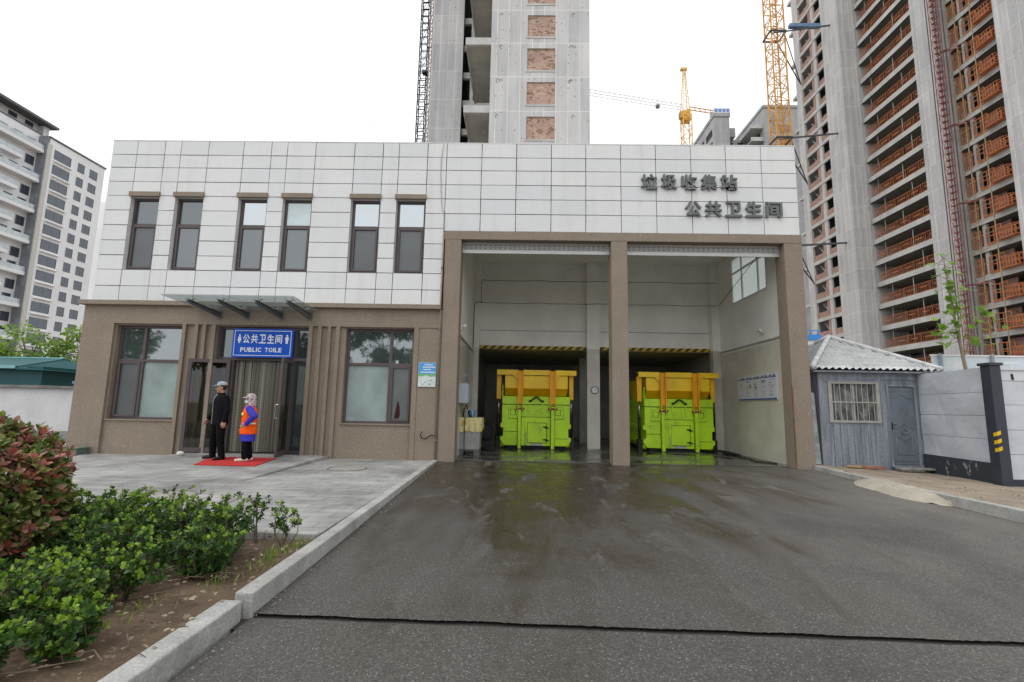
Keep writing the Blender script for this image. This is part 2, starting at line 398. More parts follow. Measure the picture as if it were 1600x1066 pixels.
# road: two slabs with an open joint between them
def joint_y(x): return 3.575 - .022*(x+1.8)
rb = MB()
xs = np.linspace(0, 1, 520)
def xl(y): return -1.80 if y < 3.5 else -1.83 - (y-3.5)*.021
def xr(y): return 6.72 + max(0, y-7)*.12 if y > 7 else 6.72
def jag_(a):
    v_ = nrng.normal(0, 1, 521); s_ = np.convolve(np.concatenate([v_, v_[:40]]), np.ones(16)/4, 'same')[:521]; return list(np.clip(.008 + a*(.35*v_ + .6*s_), -.002, .03))
jit = jag_(.006); jit2 = jag_(.007)
def strip(ya, yb, za, zb, jag):
    n = len(xs)
    for i in range(n-1):
        P = []
        for k, (yf, zf, js) in enumerate(((ya, za, jit2), (yb, zb, jit))):
            for ii in (i, i+1):
                x0_, x1_ = xl(3.6), 7.6
                x = x0_ + (x1_-x0_)*xs[ii]; y = yf(x); 
                if jag[k]: y += js[ii]*jag[k]
                P.append((x, y, zf(y)))
        rb.quad(P[0], P[1], P[3], P[2])
strip(lambda x: -3.0, lambda x: joint_y(x)-.016, lambda y: road_z(y)-.012, lambda y: road_z(y)-.012, (0, -1))   # near slab
strip(lambda x: joint_y(x)+.010, lambda x: 6.0, lambda y: road_z(y)+.0, lambda y: road_z(y), (1, 0))
ys = [6.0, 8, 10, 12.2, 12.62]
for a, b in zip(ys[:-1], ys[1:]):
    rb.quad((-2.3, a, road_z(a)), (7.6, a, road_z(a)), (7.6, b, road_z(b)), (-2.3, b, road_z(b)))
rb.quad((-2.3,3.9,road_z(3.9)-.004),(-1.7,3.9,road_z(3.9)-.004),(-1.7,6,road_z(6)-.004),(-2.3,6,road_z(6)-.004))
rb.quad((-60,-14,-.17),(60,-14,-.17),(60,-3,-.19),(-60,-3,-.19))
rb.mat(1)
rb.quad((-1.9, 3.40, -.128), (7.6, 3.2, -.128), (7.6, 3.56, -.128), (-1.9, 3.75, -.128))
kind(rb.build('road', [M_asphalt, M_crack]))
# garage floor
def wetfloor():
    m, t, p = new_mat("wet bay floor"); N = NT(m); P_ = N.pos()
    n_ = N.noise(P_, .9, 5, .6, .6)
    N.link(N.mix(1, N.ramp(n_, [(.35, (.045, .044, .04)), (.65, (.11, .107, .1))]), N.ramp(N.noise(P_, 40, 3, .6), [(.3, .8), (.7, 1.1)]), 'MULTIPLY'), p.inputs['Base Color'])
    N.link(N.ramp(n_, [(.4, .06), (.62, .4)]), p.inputs['Roughness']); N.link(N.bump(N.noise(P_, 9, 3, .5), .08, .01), p.inputs['Normal']); return m
M_wet = wetfloor()
f = MB().quad((-1.72,12.62,.012),(7.05,12.62,.012),(7.05,24,.012),(-1.72,24,.012)); f.box(-1.65,6.9,12.60,12.64,-.05,.022)
kind(f.build('floor', M_wet))
# pavement in front of the toilets and the soil bed beside it
pv = MB(); pv.prism([(-2.10,12.34),(-2.06,5.22),(-2.6,5.30),(-7.1,5.34),(-12,5.4),(-22,5.4),(-22,15.5),(-11.4,15.5),(-11.4,12.34)], 'z', -.15, .018)
kind(pv.build('pavement', M_paving))
ramp = MB()
ramp.prism([(12.34,.02),(12.34,.088),(11.4,.085),(8.3,.022),(8.3,.0)], 'x', -8.35, -4.72)
kind(ramp.build('entrance_path', M_paving))
sb = MB(); nx, ny = 46, 40
H_ = nrng.normal(0, 1, (ny+1, nx+1))
for _ in range(3): H_ = (H_ + np.roll(H_,1,0)+np.roll(H_,-1,0)+np.roll(H_,1,1)+np.roll(H_,-1,1))/5
gv = []
for j in range(ny+1):
    for i in range(nx+1):
        y = .3 + (5.5-.3)*j/ny; x = -12.0 + (12.0-1.93)*i/nx
        y_lim = 5.26
        gv.append((x, min(y, y_lim+.05), -.035 + .05*H_[j,i] + (.0 if y < y_lim else -.02)))
sb.add(gv, [(j*(nx+1)+i, j*(nx+1)+i+1, (j+1)*(nx+1)+i+1, (j+1)*(nx+1)+i) for j in range(ny) for i in range(nx)])
kind(sb.build('bed_ground', M_soil, smooth=True))
# kerbs
def kerb(name, pts, wdt, z0f, z1f, side):
    k = MB()
    for (x0, y0), (x1, y1) in zip(pts[:-1], pts[1:]):
        d = Vector((x1-x0, y1-y0)).normalized(); n_ = Vector((d.y, -d.x))*side*wdt
        g_ = .004; x0b, y0b, x1b, y1b = x0+d.x*g_, y0+d.y*g_, x1-d.x*g_, y1-d.y*g_
        dz = rng.uniform(-.004,.004)
        k.add([(x0b,y0b,z0f(y0)),(x1b,y1b,z0f(y1)),(x1b+n_.x,y1b+n_.y,z0f(y1)),(x0b+n_.x,y0b+n_.y,z0f(y0)),
               (x0b,y0b,z1f(y0)+dz),(x1b,y1b,z1f(y1)+dz),(x1b+n_.x,y1b+n_.y,z1f(y1)+dz),(x0b+n_.x,y0b+n_.y,z1f(y0)+dz)],
              [(0,3,2,1),(4,5,6,7),(0,1,5,4),(1,2,6,5),(2,3,7,6),(3,0,4,7)])
    return kind(k.build(name, M_kerb, bevel=.012))
ky = [3.56, 4.56, 5.56, 6.55, 7.55, 8.55, 9.55, 10.5, 11.4, 12.25]
kerb('kerb', [(-1.832-(y-3.5)*.021, y) for y in ky], .13, lambda y: -.2, lambda y: .045, -1)
kerb('kerb', [(-1.885+(y-2.5)*.002, y) for y in (.5, 1.5, 2.52, 3.53)], .15, lambda y: -.25, lambda y: .012-.01*(3.5-y), -1)
kerb('kerb', [(-2.07, 5.30), (-2.62, 5.31), (-3.4, 5.32), (-4.3, 5.33), (-5.2, 5.34)], .10, lambda y: -.2, lambda y: .03, -1)
def kr(y): return 6.80 + .02*(y-7) + (.03*(y-8) if y > 8 else 0) + (.033*(y-9) if y > 9 else 0)
kerb('kerb', [(kr(y), y) for y in (2.0, 3.2, 4.4, 5.6, 6.8, 8.0, 9.2, 10.4, 11.6, 12.27)], .13, lambda y: -.2, lambda y: .10 - (.03 if y < 6 else 0), 1)
dv = MB()
n = 24
Hd = nrng.normal(0, .012, (n+1, n+1))
gv = [(6.9 + 13.5*(i/n)**1.6, 1.5 + 23*j/n, .085 + Hd[j,i]) for j in range(n+1) for i in range(n+1)]
dv.add([(max(x, kr(y)+.1) if y < 12.7 else max(x, 7.3), y, z - .042*min(3.2, max(0, x-7.1))) for x, y, z in gv], [(j*(n+1)+i, j*(n+1)+i+1, (j+1)*(n+1)+i+1, (j+1)*(n+1)+i) for j in range(n) for i in range(n)])
kind(dv.build('verge_ground', M_dirt, smooth=True))
# lump of mortar against the right kerb
mm = MB(); nn, mmn = 26, 9; gv = []
for j in range(nn+1):
    y = 8.0 + 2.5*j/nn; e = max(0, math.sin(math.pi*j/nn))**.45
    for i in range(mmn+1):
        t_ = i/mmn; x = kr(y) + .06 - (.50+.05*math.sin(9*j/nn))*t_*e
        gv.append((x, y + .05*nrng.normal()*.3, max(road_z(y)-.01, road_z(y) - .012 + (.125-road_z(y))*(1-t_**1.7)*min(1, e*1.1) + .013*nrng.normal())))
mm.add(gv, [(j*(mmn+1)+i, j*(mmn+1)+i+1, (j+1)*(mmn+1)+i+1, (j+1)*(mmn+1)+i) for j in range(nn) for i in range(mmn)])
tag(mm.build('mortar_ramp', M_mortar, smooth=True), 'pale lump of mortar smoothed into a small ramp against the road kerb', 'mortar ramp')

# ================================================================== the station building
D = 12.32; DB = 12.27
B = thing('service_building', 'two storey white panelled station with brown base, two open bays and toilet entrance', 'building', (0,0,0))
XJ = [-11.266,-10.568,-9.805,-9.36,-8.6,-7.636,-6.87,-6.435,-5.66,-4.595,-3.82,-3.383,-2.606,-2.09,-1.141,-.208,.727,1.646,2.577,3.505,4.44,5.363,6.295,7.205]
ZJ = [8.40, 8.0, 7.63, 7.225, 6.825, 6.415, 6.0, 5.58, 5.17, 4.775, 4.335, 3.925]
WIN = [1, 3, 5, 7, 9, 11]            # columns of the cladding that hold the upper windows
cl = MB(); G = .0085
for i in range(len(XJ)-1):
    for j in range(len(ZJ)-1):
        right = XJ[i] > -2.1
        if right and j >= 6: continue
        if i in WIN and 4 <= j <= 8: continue
        x0, x1, z1, z0 = XJ[i]+G, XJ[i+1]-G, ZJ[j]-G, ZJ[j+1]+G
        if right and j == 5: z0 = 5.945
        q = lambda: rng.uniform(-.003, .003)
        y0 = D + rng.uniform(-.003, .003)
        # keep the edges of columns that run past windows plain
        a = [(x0+q(),y0,z0+q()),(x1+q(),y0,z0+q()),(x1+q(),y0,z1+q()),(x0+q(),y0,z1+q())]
        b = [(p[0],D+.045,p[2]) for p in a]
        cl.add(a+b, [(0,1,2,3),(0,4,5,1),(1,5,6,2),(2,6,7,3),(3,7,4,0)])
cl.build('white_cladding', M_panel, B, bevel=.004)
holes = [(XJ[i], XJ[i+1], 4.775, 6.795) for i in WIN]
bk = MB().wall('x', -11.262, -2.09, 3.92, 8.395, D+.04, D+.22, holes); bk.wall('x', -2.09, 7.2, 5.95, 8.395, D+.04, D+.22)
bk.build('cladding_backing', M_joint, B)
M_reveal = mat("white reveal", (.60,.60,.60), .7)
for h in holes:
    x0, x1, z0, z1 = h; rv = MB()
    rv.quad((x0+.003,D+.005,z0),(x0+.003,D+.225,z0),(x0+.003,D+.225,z1),(x0+.003,D+.005,z1)); rv.quad((x1-.003,D+.005,z0),(x1-.003,D+.225,z0),(x1-.003,D+.225,z1),(x1-.003,D+.005,z1))
    rv.quad((x0,D+.002,z0+.003),(x1,D+.002,z0+.003),(x1,D+.225,z0+.003),(x0,D+.225,z0+.003)); rv.quad((x0,D+.01,z1-.003),(x1,D+.01,z1-.003),(x1,D+.225,z1-.003),(x0,D+.225,z1-.003))
    rv.build('window_reveal', M_reveal, B)
# body of the building behind the cladding
bd = MB(); bd.wall('y', D+.24, 24.0, 0, 8.38, -11.26, -11.0); bd.wall('x', -11.0, 7.2, 0, 8.3, 23.8, 24.0)
bd.box(-11.0, 7.0, D+.24, 23.8, 7.75, 7.95)
EH = [(13.72, 16.05, 4.87, 6.42)]
bd.wall('y', D+.24, 23.8, 0, 8.38, 7.05, 7.2, EH)
bd.build('outer_wall', M_panel, B)
par = MB().box(-11.27, 7.21, D+.002, D+.24, 8.4, 8.43); par.build('parapet_cap', M_reveal, B)
# brown base of the toilet wing
YB = DB+.07
WL = (-10.50, -8.78, .88, 3.295); WR = (-4.51, -2.76, .885, 3.30); DO = (-7.86, -5.46, 0.0, 3.30)
bw = MB().wall('x', -11.36, -2.03, 0, 3.80, YB, YB+.26, [WL, WR, DO])
bw.box(-11.37,-10.545,DB,YB+.002,0,3.33); bw.box(-11.37,-2.045,DB,YB+.002,3.33,3.80)
for a, b in ((-8.745,-8.655),(-8.43,-8.335),(-8.22,-8.13),(-7.98,-7.88),(-5.455,-5.36),(-5.22,-5.125),(-4.97,-4.885),(-4.75,-4.655),(-2.735,-2.62)): bw.box(a, b, DB-.002, YB+.002, 0, 3.33)
bw.box(-2.62,-2.05,DB+.018,YB+.002,0,3.33)
bw.wall('y', YB+.26, 23.8, 0, 3.8, -11.36, -11.27)
bw.build('brown_wall', M_brown, B)
lg = MB().box(-11.46, -2.07, DB-.13, YB, 3.80, 3.918); lg.build('ledge', M_brown, B, bevel=.01)
MB().box(WL[0]-.02, WL[1]+.02, DB+.03, YB+.12, .85, .882).build('sill', M_brown, B); MB().box(WR[0]-.02, WR[1]+.02, DB+.03, YB+.12, .855, .887).build('sill', M_brown, B)
# pillars and lintel of the bays
def pillar(x0, x1):
    return MB().box(x0, x1, DB, 12.74, -.02, 5.692).build('pillar', M_brown, B, bevel=.012)
pillar(-2.04, -1.61); pillar(2.295, 2.71); pr = pillar(6.745, 7.205)
gd = MB().box(6.737, 6.757, DB-.008, DB+.03, 0, 2.03); gd.build('corner_guard', rusty("rusty guard angle", (.22,.13,.07), (.16,.065,.025), .5), pr)
lt = MB().box(-2.06, 7.21, DB, 12.74, 5.694, 5.925); lt.build('lintel_beam', M_brown, B, bevel=.012)
# upper windows
M_blind = glass("glass over pale blind", (.40,.50,.50), .22); M_screen_b = glass("screen with reflection", (.045,.05,.055), .13, .22, .12)
def win_upper(i):
    x0, x1, z0, z1 = XJ[i]+.006, XJ[i+1]-.006, 4.78, 6.79; y = D+.115; fw = .055; zt = 6.02
    f = MB(); f.box(x0,x0+fw,y,y+.07,z0,z1); f.box(x1-fw,x1,y,y+.07,z0,z1); f.box(x0+fw,x1-fw,y,y+.07,z1-fw,z1); f.box(x0+fw,x1-fw,y,y+.07,z0,z0+fw); f.box(x0+fw,x1-fw,y,y+.07,zt,zt+.06)
    s_ = .05; a0, a1, b0, b1 = x0+fw, x1-fw, z0+fw, zt
    f.box(a0,a0+s_,y-.018,y+.05,b0,b1); f.box(a1-s_,a1,y-.018,y+.05,b0,b1); f.box(a0+s_,a1-s_,y-.018,y+.05,b0,b0+s_); f.box(a0+s_,a1-s_,y-.018,y+.05,b1-s_,b1)
    o = f.build('window', M_frame, B, bevel=.004)
    MB().quad((x0+fw,y+.04,zt+.06),(x1-fw,y+.04,zt+.06),(x1-fw,y+.04,z1-fw),(x0+fw,y+.04,z1-fw)).build('glass_pane', M_glass_dim if i in (1,3) else M_blind if i == 7 else M_glass, o)
    MB().quad((a0+s_,y+.02,b0+s_),(a1-s_,y+.02,b0+s_),(a1-s_,y+.02,b1-s_),(a0+s_,y+.02,b1-s_)).build('insect_screen', M_screen_b if i in (3,5,7) else M_screen, o)
    MB().box(XJ[i]-.045, XJ[i+1]+.02, D-.055, D+.05, 6.797, 6.925).build('window_lintel', M_brown, B, bevel=.006)
for i in WIN: win_upper(i)
# ground floor windows
def win_ground(h, sash_left):
    x0, x1, z0, z1 = h; y = YB+.12; fw = .06; zt = 2.35; f = MB()
    xm = x0 + (x1-x0)*(.39 if sash_left else .655)
    f.box(x0,x0+fw,y,y+.08,z0,z1); f.box(x1-fw,x1,y,y+.08,z0,z1); f.box(x0+fw,x1-fw,y,y+.08,z0,z0+fw); f.box(x0+fw,x1-fw,y,y+.08,z1-fw,z1)
    f.box(x0+fw,x1-fw,y-.004,y+.08,zt,zt+.07); f.box(xm-.035,xm+.035,y-.006,y+.08,z0+fw,zt); f.box(xm-.035,xm+.035,y-.006,y+.08,zt+.07,z1-fw)
    a0, a1 = (x0+fw, xm-.035) if sash_left else (xm+.035, x1-fw); s_ = .055; b0, b1 = z0+fw, zt
    f.box(a0,a0+s_,y-.025,y+.05,b0,b1); f.box(a1-s_,a1,y-.025,y+.05,b0,b1); f.box(a0+s_,a1-s_,y-.025,y+.05,b0,b0+s_); f.box(a0+s_,a1-s_,y-.025,y+.05,b1-s_,b1)
    o = f.build('window', M_frame, B, bevel=.004)
    Q = lambda a, b, c, d, yy: MB().quad((a,yy,c),(b,yy,c),(b,yy,d),(a,yy,d))
    Q(x0+fw,xm-.035,zt+.07,z1-fw,y+.045).build('glass_pane', M_glass_lo, o); Q(xm+.035,x1-fw,zt+.07,z1-fw,y+.045).build('glass_pane', M_glass_lo, o)
    f0, f1 = (xm+.035, x1-fw) if sash_left else (x0+fw, xm-.035)
    Q(f0,f1,z0+fw,zt,y+.045).build('frosted_pane', M_frost, o)
    Q(a0+s_,a1-s_,b0+s_,b1-s_,y+.02).build('insect_screen', M_screen if sash_left else M_frostdark, o)
    return o, (a0+s_, a1-s_, b0+s_, b1-s_, y)
M_glass_lo = glass("clear ground window glass", (.05,.07,.065), .22)
M_frostdark = glass("dim frosted pane", (.10,.125,.118), .04, .3)
win_ground(WL, True); wr, (ra0, ra1, rb0, rb1, ry) = win_ground(WR, False)
# a dark red cloth hanging inside the right sash, and stickers
ck = MB().prism([(ra0+.07,rb0+.03),(ra0+.19,rb0+.03),(ra0+.215,rb0+.12),(ra0+.205,rb0+.26),(ra0+.165,rb0+.46),(ra0+.145,rb0+.46),(ra0+.095,rb0+.2)], 'y', ry+.008, ry+.016); ck.build('red_cloth', mat("dark red cloth", (.052,.016,.016), .9, .3, 9, spec=.1), wr)
stk = MB(); [stk.box(ra0+a, ra0+a+.07, ry+.010, ry+.016, rb0+c, rb0+c+.08) for a, c in ((.05,1.42),(.52,1.55),(.5,.72))]; stk.build('paper_sticker', mat("pale paper", (.42,.46,.44), .8), wr)
# entrance
y = YB+.10; fr = MB(); TZ = 2.43
fr.box(DO[0],DO[0]+.06,y,y+.1,.08,DO[3]); fr.box(DO[1]-.06,DO[1],y,y+.1,.08,DO[3]); fr.box(DO[0]+.06,DO[1]-.06,y,y+.1,DO[3]-.06,DO[3]); fr.box(DO[0]+.06,DO[1]-.06,y-.005,y+.1,TZ,TZ+.08)
for xm in (-7.46, -5.86): fr.box(xm-.045,xm+.045,y-.008,y+.1,.085,TZ); fr.box(xm-.035,xm+.035,y-.006,y+.1,TZ+.08,DO[3]-.06)
fr.box(DO[0]+.06,-7.505,y,y+.08,.085,.16); fr.box(-5.815,DO[1]-.06,y,y+.08,.085,.16); fr.box(-7.42,-5.9,y,y+.12,.06,.092)
ent = fr.build('door_frame', M_frame, B, bevel=.004)
Q = lambda a, b, c, d, yy: MB().quad((a,yy,c),(b,yy,c),(b,yy,d),(a,yy,d))
Q(DO[0]+.06,DO[1]-.06,TZ+.08,DO[3]-.06,y+.06).build('glass_pane', M_glass_dim, ent)
Q(DO[0]+.06,-7.505,.16,TZ,y+.05).build('glass_pane', M_glass_dim, ent); Q(-5.815,DO[1]-.06,.16,TZ,y+.05).build('glass_pane', M_glass_dim, ent)
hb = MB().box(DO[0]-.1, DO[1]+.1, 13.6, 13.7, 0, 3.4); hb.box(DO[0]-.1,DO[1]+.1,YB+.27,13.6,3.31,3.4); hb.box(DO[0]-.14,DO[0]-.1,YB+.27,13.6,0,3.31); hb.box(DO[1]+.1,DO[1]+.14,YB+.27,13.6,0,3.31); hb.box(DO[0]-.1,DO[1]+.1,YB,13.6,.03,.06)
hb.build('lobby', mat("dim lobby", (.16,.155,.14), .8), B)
# strip curtain
def curtain_mat():
    m, t, p = new_mat("bead curtain"); N = NT(m); P_ = N.pos(); g_ = N.node("ShaderNodeNewGeometry")
    c = N.ramp(g_.outputs['Random Per Island'], [(0,(.075,.072,.052)),(.5,(.16,.152,.112)),(1,(.26,.25,.195))])
    wv = N.node("ShaderNodeTexWave"); wv.wave_type = 'BANDS'; wv.bands_direction = 'Z'; wv.inputs['Scale'].default_value = 8; N.link(P_, wv.inputs['Vector'])
    c = N.mix(1, c, N.ramp(wv.outputs[0], [(0,.6),(1,1.1)]), 'MULTIPLY'); N.link(c, p.inputs['Base Color']); p.inputs['Roughness'].default_value = .35; return m
cu = MB(); x = -7.50
while x < -5.83:
    wd = rng.uniform(.045,.07); yy = y+.115+rng.uniform(0,.03); sw = rng.uniform(-.015,.015)
    cu.add([(x,yy,.11),(x+wd,yy,.11),(x+wd+sw,yy,TZ),(x+sw,yy,TZ),(x+wd/2,yy-.012,.11),(x+wd/2+sw,yy-.012,TZ)], [(0,4,5,3),(4,1,2,5)]); x += wd*.82
cu.build('strip_curtain', curtain_mat(), B)
# door leaves: the left one swung flat over the flutes, the right one standing out edge-on
def leaf(name, wdt):
    z0, z1 = .10, 2.44; f = MB()
    f.box(0,.09,-.025,.025,z0,z1); f.box(wdt-.09,wdt,-.025,.025,z0,z1); f.box(.09,wdt-.09,-.025,.025,z1-.09,z1); f.box(.09,wdt-.09,-.025,.025,z0,z0+.12)
    o = f.build(name, M_frame, B, bevel=.004)
    MB().box(.09,wdt-.09,-.006,.006,z0+.12,z1-.09).build('glass_pane', M_leafglass, o)
    h = MB().tube([(wdt-.045,-.03,1.0),(wdt-.045,-.085,1.0),(wdt-.045,-.085,1.32),(wdt-.045,-.03,1.32)], .012, 6); h.build('handle', M_chrome, o)
    return o
def leafglass():
    m, t, p = new_mat("clear door glass"); N = NT(m)
    tr = N.node("ShaderNodeBsdfTransparent"); tr.inputs[0].default_value = (.58,.60,.56,1)
    g_ = N.node("ShaderNodeBsdfGlossy"); g_.inputs['Roughness'].default_value = .02
    fr_ = N.node("ShaderNodeFresnel"); fr_.inputs[0].default_value = 1.6
    ms = N.node("ShaderNodeMixShader"); N.link(N.math('MULTIPLY_ADD', fr_.outputs[0], .55, .03), ms.inputs[0]); N.link(tr.outputs[0], ms.inputs[1]); N.link(g_.outputs[0], ms.inputs[2])
    N.link(ms.outputs[0], N.n['Material Output'].inputs[0]); return m
M_leafglass = leafglass()
l1 = leaf('door_leaf', .98); l1.location = (-7.47, YB+.06, 0); l1.rotation_euler = (0,0,R(180+13))
l2 = leaf('door_leaf', .92); l2.location = (-5.86, YB+.06, 0); l2.rotation_euler = (0,0,R(-79))
# glass canopy with four brackets
cg = MB(); y0, y1, z0, z1 = 10.92, 12.22, 3.80, 3.735
for k in range(4):
    a = -8.40 + 3.13*k/4 + .006; b = -8.40 + 3.13*(k+1)/4 - .006
    cg.add([(a,y0,z0),(b,y0,z0),(b,y1,z1),(a,y1,z1),(a,y0,z0+.016),(b,y0,z0+.016),(b,y1,z1+.016),(a,y1,z1+.016)], [(0,3,2,1),(4,5,6,7),(0,1,5,4),(1,2,6,5),(2,3,7,6),(3,0,4,7)])
def canopyglass():
    m, t, p = new_mat("grey canopy glass"); N = NT(m)
    tr = N.node("ShaderNodeBsdfTransparent"); tr.inputs[0].default_value = (.80,.85,.84,1)
    p.inputs['Base Color'].default_value = (.60,.64,.64,1); p.inputs['Roughness'].default_value = .12
    ms = N.node("ShaderNodeMixShader"); ms.inputs[0].default_value = .30; N.link(tr.outputs[0], ms.inputs[1]); N.link(p.outputs[0], ms.inputs[2])
    N.link(ms.outputs[0], N.n['Material Output'].inputs[0]); return m
can = cg.build('canopy', canopyglass(), B)
for xb in (-7.80, -7.075, -6.20, -5.455):
    br = MB()
    br.prism([(DB-.0,3.52),(DB-.0,3.645),(11.0,3.715),(11.0,3.665)], 'x', xb-.007, xb+.007)
    br.bar((xb,DB,3.52),(xb,11.0,3.665),.075,.012); br.bar((xb,DB,3.645),(xb,11.0,3.715),.075,.012); br.box(xb-.06,xb+.06,DB-.014,DB+.001,3.46,3.70)
    bo = br.build('canopy_bracket', M_steel, can)
    for yy in (11.15, 11.95):
        zz = 3.80-.065*(yy-10.92)/1.3; s_ = MB()
        for dx in (-.11,.11):
            s_.bar((xb,yy,zz-.06),(xb+dx,yy-.06,zz-.008),.018); s_.bar((xb,yy,zz-.06),(xb+dx,yy+.06,zz-.008),.018)
        s_.build('glass_clip', M_galv, bo)
# roller shutters rolled up under the lintel
M_shut = mat("aluminium shutter slats", (.46,.47,.46), .45, .06, 3, metal=.35)
for x0, x1 in ((-1.60, 2.29), (2.715, 6.74)):
    s_ = MB(); z = 5.40
    s_.box(x0,x1,12.50,12.56,z,z+.09)
    for k in range(4): s_.prism([(12.51,z+.095+k*.075),(12.495,z+.12+k*.075),(12.495,z+.14+k*.075),(12.51,z+.165+k*.075),(12.55,z+.165+k*.075),(12.55,z+.095+k*.075)], 'x', x0, x1)
    so = s_.build('roller_shutter', M_shut, B)
    p_ = MB()
    for k in range(2):
        n_ = int((x1-x0)/.13)
        for i in range(n_): p_.box(x0+.05+i*.13, x0+.13+i*.13, 12.485, 12.4955, z+.122+k*.075, z+.138+k*.075)
    p_.build('slot_pattern', M_steel, so)
# inside of the bays
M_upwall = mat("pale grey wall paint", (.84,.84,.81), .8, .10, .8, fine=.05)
def tile_mat():
    m, t, p = new_mat("beige wall tile"); N = NT(m); U = N.uv_wall()
    br = N.node("ShaderNodeTexBrick"); N.link(U, br.inputs['Vector']); br.offset = 0; br.inputs['Scale'].default_value = 1; br.inputs['Brick Width'].default_value = .6; br.inputs['Row Height'].default_value = .3; br.inputs['Mortar Size'].default_value = .004
    br.inputs['Color1'].default_value = (.56,.535,.465,1); br.inputs['Color2'].default_value = (.60,.575,.50,1); br.inputs['Mortar'].default_value = (.48,.455,.395,1)
    N.link(N.mix(1, br.outputs[0], N.ramp(N.noise(N.pos(), .9, 4, .6), [(.3,.82),(.7,1.08)]), 'MULTIPLY'), p.inputs['Base Color']); p.inputs['Roughness'].default_value = .3; return m
M_tile = tile_mat()
iw = MB(); ZL = 3.30
iw.wall('y', 12.745, 17.4, ZL, 6.6, -1.76, -1.70); iw.wall('y', 12.745, 17.4, ZL, 6.6, 7.0, 7.045, EH)
iw.wall('x', -1.70, 7.0, 3.44, 6.6, 17.4, 17.65)
iw.box(-1.76, 7.045, 12.745, 17.65, 6.6, 6.7)
iw.build('upper_inner_wall', M_upwall, B)
MB().wall('y', 12.745, 17.4, 0, ZL-.002, -1.76, -1.695).build('lower_tiled_wall', M_tile, B); MB().wall('y', 12.745, 17.4, 0, ZL-.002, 6.99, 7.045).build('lower_tiled_wall', M_tile, B)
for a, b in ((-1.69,-1.50),(2.32,2.76),(6.72,6.985)): MB().box(a,b,17.1,17.395,.0,3.435).build('tiled_pilaster', M_tile, B)
for a, b in ((-1.695,-1.50),(2.32,2.76),(6.72,6.995)): MB().box(a,b,17.1,17.395,3.44,6.595).build('upper_pilaster', M_upwall, B)
MB().box(-1.694,-1.66,12.76,17.09,3.26,3.31).build('cable_trunking', M_galv, B); MB().box(6.955,6.99,12.76,17.09,3.36,3.405).build('cable_trunking', M_galv, B)
# band course across the back wall
M_groove = mat("groove grey",(.2,.2,.19),.9); MB().box(-1.5,2.32,17.385,17.398,4.10,4.115).build('wall_groove', M_groove, B); MB().box(2.76,6.72,17.385,17.398,4.10,4.115).build('wall_groove', M_groove, B)
# hazard striped edge of the low opening
def hazard_mat():
    m, t, p = new_mat("worn hazard stripes"); N = NT(m); sp = N.node("ShaderNodeSeparateXYZ"); N.link(N.pos(), sp.inputs[0])
    a = N.math('FRACT', N.math('MULTIPLY', N.math('ADD', sp.outputs[0], N.math('MULTIPLY', sp.outputs[2], -1.2)), 3.6))
    s_ = N.math('GREATER_THAN', a, .5)
    wn = N.ramp(N.noise(N.pos(), 6, 4, .7), [(.5,.0),(.75,.6)])
    c = N.mix(s_, (.035,.033,.03), (.62,.44,.03)); N.link(N.mix(wn, c, (.11,.10,.085)), p.inputs['Base Color']); p.inputs['Roughness'].default_value = .7; return m
M_hazard = hazard_mat()
MB().box(-1.5,2.32,17.37,17.396,3.44,3.555).build('hazard_strip', M_hazard, B); MB().box(2.76,6.72,17.37,17.396,3.44,3.555).build('hazard_strip', M_hazard, B)
# dark machine room behind
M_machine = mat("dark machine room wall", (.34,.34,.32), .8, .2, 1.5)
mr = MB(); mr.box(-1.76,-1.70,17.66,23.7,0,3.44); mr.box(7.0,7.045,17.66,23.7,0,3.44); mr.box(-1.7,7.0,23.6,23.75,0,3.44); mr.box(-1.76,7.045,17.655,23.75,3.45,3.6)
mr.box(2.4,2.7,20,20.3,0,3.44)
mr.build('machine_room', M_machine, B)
vt = MB(); vt.box(1.35,1.85,23.57,23.6,2.7,3.0); [vt.box(1.37,1.83,23.55,23.57,2.72+.06*k,2.75+.06*k) for k in range(5)]; vt.build('vent_grille', M_steel, B)
# clerestory window in the right wall of the bay
wf = MB(); X = 7.02; y0, y1, z0, z1 = EH[0]; fw = .05
M_walu = mat("white window frame", (.66,.67,.66), .5, .06)
wf.box(X-.03,X+.04,y0,y0+fw,z0,z1); wf.box(X-.03,X+.04,y1-fw,y1,z0,z1); wf.box(X-.03,X+.04,y0+fw,y1-fw,z0,z0+fw); wf.box(X-.03,X+.04,y0+fw,y1-fw,z1-fw,z1)
for yy in (14.25, 15.30): wf.box(X-.025,X+.03,yy-.03,yy+.03,z0+fw,z1-fw)
wf.box(X-.022,X+.03,y0+fw,y1-fw,5.88,5.93)
wo = wf.build('clerestory_window', M_walu, B)
def milky():
    m, t, p = new_mat("milky window film"); N = NT(m)
    tl = N.node("ShaderNodeBsdfTranslucent"); tl.inputs[0].default_value = (.75,.84,.82,1); p.inputs['Base Color'].default_value = (.55,.6,.58,1); p.inputs['Roughness'].default_value = .25
    ms = N.node("ShaderNodeMixShader"); ms.inputs[0].default_value = .35; N.link(tl.outputs[0], ms.inputs[1]); N.link(p.outputs[0], ms.inputs[2]); N.link(ms.outputs[0], N.n['Material Output'].inputs[0]); return m
MB().quad((X+.01,y0+fw,z0+fw),(X+.01,y1-fw,z0+fw),(X+.01,y1-fw,z1-fw),(X+.01,y0+fw,z1-fw)).build('glass_pane', milky(), wo)
